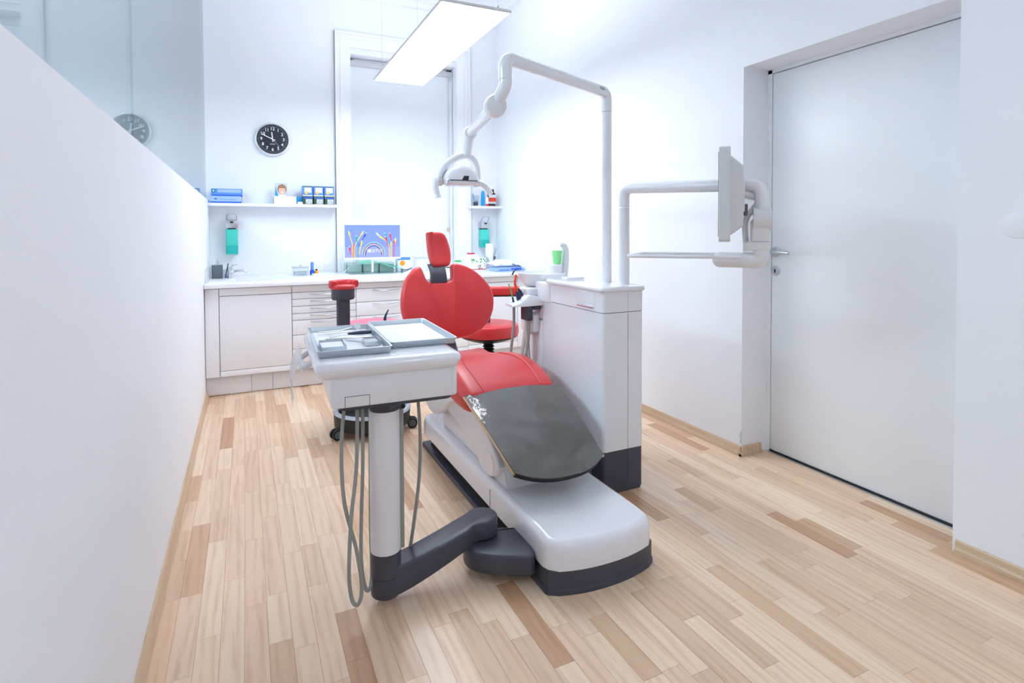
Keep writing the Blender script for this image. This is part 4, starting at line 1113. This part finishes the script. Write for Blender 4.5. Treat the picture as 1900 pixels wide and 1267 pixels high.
# ------------------------------------------------------------------ dental unit (water and suction cabinet)
ux0, ux1, uy0, uy1 = 1.402, 1.622, 2.035, 2.60
un = thing('dental_unit', 'tall white suction and water cabinet with spittoon beside the chair', 'dental unit', ((ux0 + ux1) / 2, 2.3, 0))
up = rrect(ux0, ux1, uy0, uy1, .018, 4)
MB().slab(offset_poly(up, .006), .0, .012).build('foot_plate', M['dark'], un)
MB().slab(offset_poly(up, .002), .012, .192).build('plinth', M['dark'], un)
MB().box(1.27, ux0 + .02, 2.13, 2.42, .012, .105, .008).build('bridge', mat('blue_grey_plastic', (84, 100, 132), .35), un)
MB().slab(up, .193, .806, .0, .0).build('body', M['gloss'], un)
bd = MB().slab(offset_poly(up, -.0005), .809, .900).build('upper_band', M['gloss'], un)
MB().slab(offset_poly(up, .004), .804, .811).build('band_joint', M['hatch'], un)
MB().slab(offset_poly(rrect(ux0, ux1, uy0, uy1 - .06, .02, 4), -.012), .900, .922, .010, .006).build('top_cap', M['gloss'], un)
MB().box(ux1 - .088, ux1 - .0865, uy0 - .0006, uy0 + .001, .02, .80).build('rear_seam', M['hatch'], un)
MB().box(ux1 - .088, ux1 - .0865, uy0 - .0012, uy0 + .001, .812, .90).build('rear_seam', M['grey'], un)
hp_ = MB().box(ux0 - .0025, ux0 + .002, 2.10, 2.245, .825, .888, .002).build('hatch', M['gloss'], un)
MB().tube([(ux0 - .005, 2.105, .826), (ux0 - .005, 2.238, .826)], .0045, 8).build('hatch_grip', M['chrome'], hp_)
# taller block at the spittoon end with the carrier arm
MB().slab(rrect(ux0 - .012, ux1 - .06, 2.50, 2.66, .02), .80, .905, .012, .008).build('carrier_head', M['gloss'], un)
MB().slab(rrect(1.33, 1.42, 2.62, 2.74, .02), .83, .868, .01, .008).build('carrier_joint', M['plast'], un)
bw_ = MB().lathe([(.02, -.050), (.06, -.046), (.100, -.030), (.122, .0), (.130, .026), (.132, .034), (.127, .035), (.118, .006), (.092, -.022), (.05, -.036), (.001, -.038)], c=(1.475, 2.735, .905), n=40, cap=False)
bw_.build('spittoon_bowl', M['gloss'], un)
MB().cyl((1.475, 2.735, .86), (1.475, 2.735, .78), .07, .06).build('bowl_drain', M['plast'], un)
MB().slab(rrect(1.40, 1.60, 2.58, 2.82, .04), .70, .80, .02, .02).build('bowl_support', M['plast'], un)
MB().slab(rrect(1.40, 1.60, 2.58, 2.80, .03), .012, .70, .01, .01).build('rear_body', M['plast'], un)
cf = MB(); cf.tube(bez([(1.595, 2.70, .915), (1.605, 2.70, .98), (1.610, 2.70, 1.05), (1.598, 2.70, 1.088), (1.572, 2.70, 1.092)], 8), [.024 - .012 * k / 32 for k in range(33)], 14)
cf.build('cup_filler', M['gloss'], un)
MB().slab(rrect(1.500, 1.580, 2.66, 2.74, .03), .905, .985, .006, .004).build('cup_stand', M['plast'], un)
MB().slab(rrect(1.46, 1.57, 2.44, 2.50, .012), .9225, .934, .004).build('rinse_outlet', M['gloss'], un)
cup = MB().lathe([(.021, 0), (.022, .002), (.029, .070), (.030, .071), (.030, .074), (.028, .074), (.021, .004), (.001, .003)], c=(1.555, 2.70, .986), n=28, cap=False).build('drinking_cup', M['green'])
tag(cup, 'green plastic cup standing under the cup filler', 'cup')
# assistant's carrier with suction handpieces
cp = ccw(smooth_closed([(2.56, .800), (2.60, .812), (2.64, .800), (2.60, .77), (2.56, .768)], 1))
ca = MB()
rings = []
for k in range(13):
    t = k / 12; x = 1.41 - .175 * t; zt_ = .805 + .030 * math.sin(min(1, t * 1.35) * PI) - .045 * max(0, t - .55) ** 1.2; zb_ = .782 - .006 * t; hw = .055 * (1 - .55 * max(0, t - .6))
    ya = 2.63 + .02 * t
    zt_ = max(zt_, zb_ + .006)
    rings.append([(x, ya - hw, zb_), (x, ya - hw, zb_ + (zt_ - zb_) * .6), (x, ya - hw * .8, zt_), (x, ya + hw * .8, zt_), (x, ya + hw, zb_ + (zt_ - zb_) * .6), (x, ya + hw, zb_)])
ca.loft(rings).build('carrier', M['gloss'], un, ang=50)
MB().box(1.318, 1.352, 2.60, 2.68, .70, .778, .006).build('hose_clamp', M['dark'], un)
MB().box(1.352, 1.40, 2.60, 2.66, .757, .778, .003).build('hose_clamp', M['dark'], un)
MB().slab(rrect(1.355, 1.41, 2.62, 2.76, .02), .63, .735, .02, .01).build('hose_guard', M['gloss'], un)
def suction(label, base, tip, segs, hosepts, hm):
    r = thing('suction_handpiece', label, 'handpiece', base, 'handpieces on the carrier')
    for nm2, p, rad, m_ in segs: MB().tube(bez(p, 6) if len(p) > 2 else p, rad, 12).build(nm2, M[m_], r)
    MB().tube(bez(hosepts, 8), .0075 if hm == 'hose' else .010, 10).build('hose', M[hm], r)
    return r
suction('handpiece with a thin green tube at the tip of the carrier', (1.262, 2.66, .80), None,
        [('grip', [(1.268, 2.66, .795), (1.262, 2.66, .822)], [.006, .005], 'navy'), ('green_tube', [(1.262, 2.66, .82), (1.252, 2.66, .86), (1.238, 2.66, .893)], .0028, 'grn')],
        [(1.27, 2.66, .78), (1.272, 2.67, .66), (1.258, 2.68, .50), (1.262, 2.68, .33), (1.33, 2.68, .25), (1.40, 2.68, .28)], 'hose')
suction('handpiece with a bent orange tube and dark grip', (1.292, 2.65, .80), None,
        [('grip', [(1.299, 2.65, .80), (1.292, 2.65, .825), (1.285, 2.65, .852)], [.0135] * 7 + [.0125, .012, .0115, .011, .0105, .010], 'navy'), ('orange_tube', [(1.285, 2.65, .85), (1.272, 2.65, .895), (1.278, 2.65, .94)], .0065, 'orange')],
        [(1.335, 2.65, .70), (1.345, 2.66, .60), (1.36, 2.67, .45), (1.37, 2.68, .32), (1.39, 2.69, .26), (1.42, 2.69, .30)], 'hosew')
suction('handpiece with a black pointed grip nearest the bowl', (1.315, 2.66, .80), None,
        [('grip', [(1.322, 2.66, .80), (1.308, 2.66, .845), (1.295, 2.66, .868)], [.0125] * 5 + [.0115, .0105, .0095, .008, .0065, .005, .004, .003], 'navy'), ('hooked_tip', [(1.303, 2.75, .93), (1.315, 2.75, .952), (1.335, 2.75, .962)], [.004] * 6 + [.003] * 7, 'black')],
        [(1.345, 2.66, .71), (1.335, 2.67, .60), (1.318, 2.68, .45), (1.325, 2.69, .32), (1.36, 2.69, .25), (1.42, 2.70, .27)], 'hosew')
MB().tube(bez([(1.365, 2.69, .64), (1.372, 2.69, .52), (1.388, 2.70, .40), (1.41, 2.70, .33)], 6), .007, 10).build('hose', M['hose'], un)
MB().tube(bez([(1.342, 2.62, .70), (1.34, 2.64, .56), (1.30, 2.66, .40), (1.31, 2.68, .28), (1.40, 2.68, .22)], 6), .0065, 10).build('hose', M['hose'], un)

# ------------------------------------------------------------------ operating light on its post
ol = thing('operating_light', 'white operating light hanging from a tall post and long arm', 'operating light', (1.594, 2.285, .92))
PA = Vector((1.594, 2.285, 0)); PB = Vector((.915, 1.985, 0))
za = 1.838
MB().tube([(PA.x, PA.y, .9205), (PA.x, PA.y, 1.745)], .0245, 24).build('post', M['gloss'], ol)
pts = fillet([(PA.x, PA.y, 1.747), (PA.x, PA.y, za), (PB.x, PB.y, za), (PB.x, PB.y, 1.754)], .062, 8)
MB().tube(pts, .0258, 24).build('long_arm', M['gloss'], ol)
dirA = (PB - PA).normalized()
Xt1 = basis(dirA * -1, (0, 0, 1), dirA.cross(Vector((0, 0, 1))) * -1 if True else (0, 0, 1), (0, 0, 0))
nf = Vector((dirA.y, -dirA.x, 0));  nf = nf if nf.y < 0 else -nf
Xk = basis(-dirA, (0, 0, 1), nf, PA + dirA * .075 + Vector((0, 0, za + .002)) + nf * .0256)
MB().text('KaVo', .020, Xk).build('printed_mark', M['slate'], ol, ang=0)
low = Vector((.968, 2.105, 0))
LH = Vector((1.030, 2.80, 0))
MB().tube(bez([(PB.x, PB.y, 1.752), (PB.x, PB.y, 1.73), (PB.x - .008, PB.y + .02, 1.70), (PB.x - .018, PB.y + .045, 1.672)], 5), .0258, 24).build('elbow', M['gloss'], ol)
J1 = Vector((PB.x - .020, PB.y + .05, 1.660)); J2 = Vector((1.075, 2.776, 1.686))
dj = (J2 - J1).normalized()
MB().tube([J1 - dj * .030, J1 - dj * .026, J1 - dj * .012, J1 + dj * .020, J1 + dj * .032, J1 + dj * .036], [.030, .040, .045, .045, .038, .028], 28).build('upper_joint', M['plast'], ol)
MB().tube([J1, J1 + dj * .10, J2 - dj * .05, J2], [.026, .0265, .023, .022], 20).build('spring_arm', M['gloss'], ol)
MB().tube([J2 - dj * .026, J2 - dj * .020, J2, J2 + dj * .016, J2 + dj * .026], [.024, .033, .036, .033, .022], 24).build('lower_joint', M['plast'], ol)
MB().tube([J2, (1.057, 2.785, 1.565)], [.024, .0215], 20).build('drop_tube', M['gloss'], ol)
# yoke
yk = [Vector((1.016 + x * 1.08, 2.795, 1.478 + z)) for x, z in ((-.108, -.060), (-.094, -.014), (-.060, .040), (-.005, .080), (.045, .090), (.080, .066), (.098, .014), (.102, -.055))]
yk = bez(yk, 4)
MB().tube(yk, [.014 + .006 * math.sin(PI * k / (len(yk) - 1)) for k in range(len(yk))], 14).build('yoke', M['gloss'], ol)
hd_ = MB()
hrings = []
for o, y in ((.020, 2.715), (.006, 2.722), (0, 2.74), (0, 2.80), (.010, 2.83), (.03, 2.85)):
    prf = [(-.098, -.030), (.098, -.030), (.106, -.012), (.100, .012), (.085, .032), (.058, .050), (.02, .060), (-.02, .060), (-.058, .050), (-.085, .032), (-.100, .012), (-.106, -.012)]
    q = offset_poly(smooth_closed(prf, 1), o)
    hrings.append([(1.014 + x * .88, y + z * .25, 1.440 + z * 1.16) for x, z in q])
lh = hd_.loft(hrings).build('lamp_head', M['gloss'], ol, ang=50)
sl = MB().slab([(-.020, -.011), (.014, -.011), (.018, .011), (-.008, .011)], 0, .004, .001, X=XZ(2.714, 1.024, 1.442)).build('sensor_window', M['black'], lh)
MB().slab(rrect(.94, 1.09, 2.735, 2.84, .02), 1.4055, 1.408).build('lens', M['clear'], lh)
for s_, e in ((-1, [(.908, 2.79, 1.424), (.886, 2.77, 1.440), (.873, 2.745, 1.425), (.872, 2.735, 1.380), (.884, 2.73, 1.338)]), (1, [(1.112, 2.79, 1.426), (1.128, 2.77, 1.424), (1.148, 2.745, 1.405), (1.162, 2.735, 1.384), (1.170, 2.73, 1.364)])):
    pts = bez(e, 6)
    MB().tube(pts, [.017 - .003 * k / len(pts) for k in range(len(pts))], 14).build('grip', M['gloss'], ol)
    MB().cyl((e[0][0] - s_ * .012, 2.79, 1.424), (e[0][0] + s_ * .012, 2.79, 1.425), .021, n=16).build('grip_mount', M['plast'], ol)

# ------------------------------------------------------------------ screen arm with tray
ma = thing('monitor_stand', 'white swivel arm on a post carrying the patient screen and a wire tray', 'screen arm', (1.590, 2.140, .92))
Q0 = Vector((1.590, 2.140, 0)); E = Vector((1.808, 1.557, 0))
u_ = Vector((-.70, .714, 0)); v_ = Vector((.714, .70, 0))
MB().tube([(Q0.x, Q0.y, .9205), (Q0.x, Q0.y, 1.275)], .0255, 24).build('post', M['gloss'], ma)
MB().tube(fillet([(Q0.x, Q0.y, 1.277), (Q0.x, Q0.y, 1.366), (E.x, E.y, 1.345), (E.x, E.y, 1.25)], .085, 8), .0255, 24).build('upper_arm', M['gloss'], ma)
MB().tube([(E.x, E.y, 1.248), (E.x, E.y, 1.20)], .027, 24).build('knuckle_tube', M['plast'], ma)
MB().tube([tuple(E + u_ * .030 + Vector((0, 0, 1.212))), tuple(E - u_ * .034 + Vector((0, 0, 1.212)))], .046, 28).build('knuckle', M['plast'], ma)
Xm = basis(u_, v_, (0, 0, 1), E)
MB().slab(rrect(-.028, .040, -.030, .030, .012), 1.125, 1.215, .02, .004, X=Xm).build('knuckle_cover', M['plast'], ma)
MB().slab(rrect(-.030, .065, -.032, .032, .012), 1.092, 1.123, .004, .004, X=Xm).build('collar', M['plast'], ma)
MB().tube(fillet([tuple(E + Vector((0, 0, 1.092))), tuple(E + Vector((0, 0, 1.050))), tuple(E + u_ * .150 + Vector((0, 0, 1.052)))], .04, 6), .030, 20).ball(tuple(E + u_ * .150 + Vector((0, 0, 1.052))), .030).build('lower_elbow', M['plast'], ma)
MB().tube(fillet([tuple(E + u_ * .055 + v_ * .02 + Vector((0, 0, 1.12))), tuple(E + u_ * .060 + v_ * .02 + Vector((0, 0, 1.21))), tuple(E + u_ * -.005 + v_ * .02 + Vector((0, 0, 1.30)))], .03, 5), .011, 12).build('link_bar', M['plast'], ma)
MB().tube([tuple(E + u_ * -.002 + v_ * .02 + Vector((0, 0, 1.295))), tuple(E + u_ * .085 + v_ * .02 + Vector((0, 0, 1.318)))], .016, 14).build('tilt_joint', M['plast'], ma)
# wire tray frame
zt2 = 1.066
A0 = E + u_ * .075 - v_ * .075; 
def F(a, b): p = A0 + u_ * a + v_ * b; return (p.x, p.y, zt2)
fr_ = fillet([F(.20, 0), F(0, 0), F(0, .26), F(.40, .26), F(.43, .0), F(.20, 0)], .03, 5)
MB().tube(fr_, .0075, 10).build('tray_frame', M['plast'], ma)
MB().slab([F(.01, .01)[:2], F(.01, .25)[:2], F(.40, .25)[:2], F(.42, .01)[:2]][::-1], zt2 - .006, zt2 - .003).build('tray_plate', M['film'], ma)
# patient screen seen from its edge
ps = thing('patient_screen', 'white flat patient screen seen edge on, fixed to the swivel arm', 'monitor', tuple(E + u_ * .12 + Vector((0, 0, 1.15))))
Xp = basis(v_, (0, 0, 1), -u_, E + u_ * .134 - v_ * .0 + Vector((0, 0, 1.300)))   # local z points away from the patient
wS, hS = .205, .173
MB().slab(rrect(-wS, wS, -hS, hS, .012), -.022, .018, .003, .003, X=Xp).build('screen_casing', M['grey'], ps)
rings = []
for z, s_ in ((.018, 1.0), (.024, .98), (.058, .80), (.064, .76)):
    rings.append([(x * .93 * s_, y * .84 * s_ - .004, z) for x, y in rrect(-wS, wS, -hS, hS, .02)])
MB().loft(rings, X=Xp).build('rear_shell', M['grey'], ps, ang=40)
MB().box(-wS + .015, wS - .015, -hS + .018, hS - .018, -.0235, -.022, X=Xp).build('display', M['black'], ps)
MB().box(-.05, .05, -.06, .055, .064, .072, .003, X=Xp).build('mount_plate', M['plast'], ps)
MB().box(-.045, -.02, -.075, -.03, .064, .083, .004, X=Xp).build('cable_plug', M['hatch'], ps)

# ------------------------------------------------------------------ stools
def bell(c, name_root):
    pass
so = thing('stool', 'stool with a red seat tinted pink as sheen and a curved red arm on a grey upright', 'stool', (.67, 3.38, 0), 'treatment stools')
cx, cy = .662, 3.335
MB().lathe([(.200, .042), (.216, .047), (.220, .112), (.216, .128), (.204, .132), (.198, .124), (.192, .085), (.10, .075), (.03, .075)], c=(cx, cy, 0), n=48).build('base', M['black'], so)
MB().lathe([(.192, .128), (.203, .139), (.217, .137), (.224, .125), (.214, .120)], c=(cx, cy, 0), n=48, cap=False).build('foot_ring', M['alu'], so)
for k in range(5):
    a = math.radians(200 + 72 * k); x = cx + .232 * math.cos(a); y = cy + .232 * math.sin(a)
    d = Vector((-math.sin(a), math.cos(a), 0))
    p = Vector((x, y, .030))
    cst = MB().tube([tuple(p - d * .022), tuple(p - d * .007)], .030, 20).tube([tuple(p + d * .007), tuple(p + d * .022)], .030, 20).build('caster', M['black'], so)
    MB().tube([tuple(p - d * .0235), tuple(p + d * .0235)], .021, 18).build('hub_cap', M['slate'], cst)
    MB().tube([(x, y, .03), (x - .02 * math.cos(a), y - .02 * math.sin(a), .065)], .010, 8).build('caster_stem', M['black'], cst)
MB().cyl((cx, cy, .08), (cx, cy, .56), .026).build('column', M['black'], so)
MB().lathe([(.05, .545), (.15, .553), (.172, .566)], c=(cx + .02, cy + .04, 0), n=40).build('seat_pan', M['black'], so)
MB().lathe([(.165, .566), (.185, .572), (.193, .588), (.191, .612), (.179, .626), (.15, .632), (.08, .635), (.001, .635)], c=(cx + .02, cy + .04, 0), n=48, cap=False).build('seat', mat('red_upholstery_sheen', (226, 88, 118), .38, sheen=.3), so)  # red lightened to pink: the specular sheen is put into the colour
ux_, uy_ = .475, 3.16
MB().slab(rrect(ux_ - .034, ux_ + .034, uy_ - .022, uy_ + .022, .008), .55, .815, X=rotz(.12, (0, 0, 0)) if False else None).build('upright', M['dark'], so)
MB().tube([(cx, cy, .552), (ux_, uy_, .552)], .018, 10).build('bracket', M['black'], so)
# curved arm pad
hb = MB(); rp = []
cen = [(.415, 3.10), (.402, 3.14), (.412, 3.185), (.45, 3.215), (.50, 3.225), (.545, 3.23)]
path = bez([(x, y, 0) for x, y in [(.545, 3.115), (.49, 3.085), (.44, 3.10), (.415, 3.15), (.43, 3.21), (.50, 3.25), (.56, 3.27)]], 6)
# housing below, pad above
cc = [(ux_ + .062 * math.cos(t), uy_ + .050 * math.sin(t)) for t in [2 * PI * k / 28 for k in range(28)]]
MB().slab(cc, .798, .858, .004, .012).build('arm_housing', M['dark'], so)
def padrings(P, hw, z0, z1):
    out = []
    for i, p in enumerate(P):
        t = (P[min(i + 1, len(P) - 1)] - P[max(i - 1, 0)]).normalized(); nn_ = Vector((-t.y, t.x, 0))
        k = 1.0 if 1 < i < len(P) - 2 else .75
        ring = []
        for a in range(12):
            an_ = 2 * PI * a / 12
            ca_, sa_ = math.cos(an_), math.sin(an_)
            ring.append(tuple(p + nn_ * hw * k * (abs(ca_) ** .6) * (1 if ca_ > 0 else -1) + Vector((0, 0, (z0 + z1) / 2 + (z1 - z0) / 2 * k * (abs(sa_) ** .6) * (1 if sa_ > 0 else -1)))))
        out.append(ring)
    return out
P_ = [Vector(p) for p in bez([(.405, 3.12, 0), (.41, 3.17, 0), (.445, 3.205, 0), (.49, 3.205, 0), (.535, 3.20, 0)], 6)]
P_ = [Vector(p) for p in bez([(.425, 3.135, 0), (.420, 3.175, 0), (.445, 3.212, 0), (.49, 3.222, 0), (.532, 3.200, 0), (.545, 3.160, 0)], 6)]
ap_ = MB().slab([(ux_ + .066 * math.cos(t), uy_ + .054 * math.sin(t)) for t in [2 * PI * k / 28 for k in range(28)]], .857, .880, .010, .004)
ap_.loft(padrings(P_, .020, .860, .906)).build('arm_pad', M['red'], so, ang=60)

s2 = thing('stool', 'round red stool with a black bellows column and a straight red arm', 'stool', (1.51, 3.58, 0), 'treatment stools')
cx, cy = 1.512, 3.58
MB().lathe([(.200, .042), (.216, .047), (.220, .112), (.216, .128), (.204, .132), (.198, .124), (.192, .085), (.10, .075), (.03, .075)], c=(cx, cy, 0), n=48).build('base', M['black'], s2)
MB().lathe([(.192, .128), (.203, .139), (.217, .137), (.224, .125), (.214, .120)], c=(cx, cy, 0), n=48, cap=False).build('foot_ring', M['alu'], s2)
for k in range(5):
    a = math.radians(20 + 72 * k); x = cx + .232 * math.cos(a); y = cy + .232 * math.sin(a); d = Vector((-math.sin(a), math.cos(a), 0)); p = Vector((x, y, .030))
    MB().tube([tuple(p - d * .022), tuple(p - d * .007)], .030, 20).tube([tuple(p + d * .007), tuple(p + d * .022)], .030, 20).tube([(x, y, .03), (x - .02 * math.cos(a), y - .02 * math.sin(a), .065)], .010, 8).build('caster', M['black'], s2)
pr_ = [(.036, .10)]
for k in range(14): pr_ += [(.042, .12 + k * .021), (.030, .1305 + k * .021)]
pr_ += [(.034, .42), (.036, .445)]
MB().lathe(pr_, c=(cx, cy, 0), n=28).build('bellows', M['black'], s2)
MB().lathe([(.05, .405), (.11, .41), (.175, .432), (.205, .448)], c=(cx, cy, 0), n=48).build('seat_pan', M['black'], s2)
MB().lathe([(.195, .450), (.207, .453), (.211, .466), (.211, .505), (.204, .524), (.188, .533), (.14, .537), (.001, .538)], c=(cx, cy, 0), n=56, cap=False).build('seat', M['red'], s2)
ar = MB()
Xa = basis(Vector((.94, -.34, 0)), Vector((.34, .94, 0)), (0, 0, 1), (1.70, 3.50, 0))
prof_ = [(-.03, .770), (-.03, .728), (.03, .728), (.03, .770), (.018, .782), (-.018, .782)]
Xs2 = basis((1, 0, 0), (0, 1, 0), (0, 0, 1), (0, 0, 0))
MB().slab(rrect(-.24, .030, -.032, .032, .012), .728, .785, .016, .006, X=Xa).build('arm_pad', M['red'], s2)
MB().slab(rrect(.0305, .048, -.030, .030, .006), .727, .784, .01, .004, X=Xa).build('arm_end_cap', M['dark'], s2)
MB().slab(rrect(-.24, .045, -.026, .026, .008), .718, .7275, X=Xa).build('arm_plate', M['black'], s2)
q = Xa @ Vector((-.20, 0, 0))
MB().tube(fillet([(q.x, q.y, .72), (q.x, q.y + .03, .44), (cx, cy, .425)], .06, 6), .017, 12).build('arm_upright', M['dark'], s2)
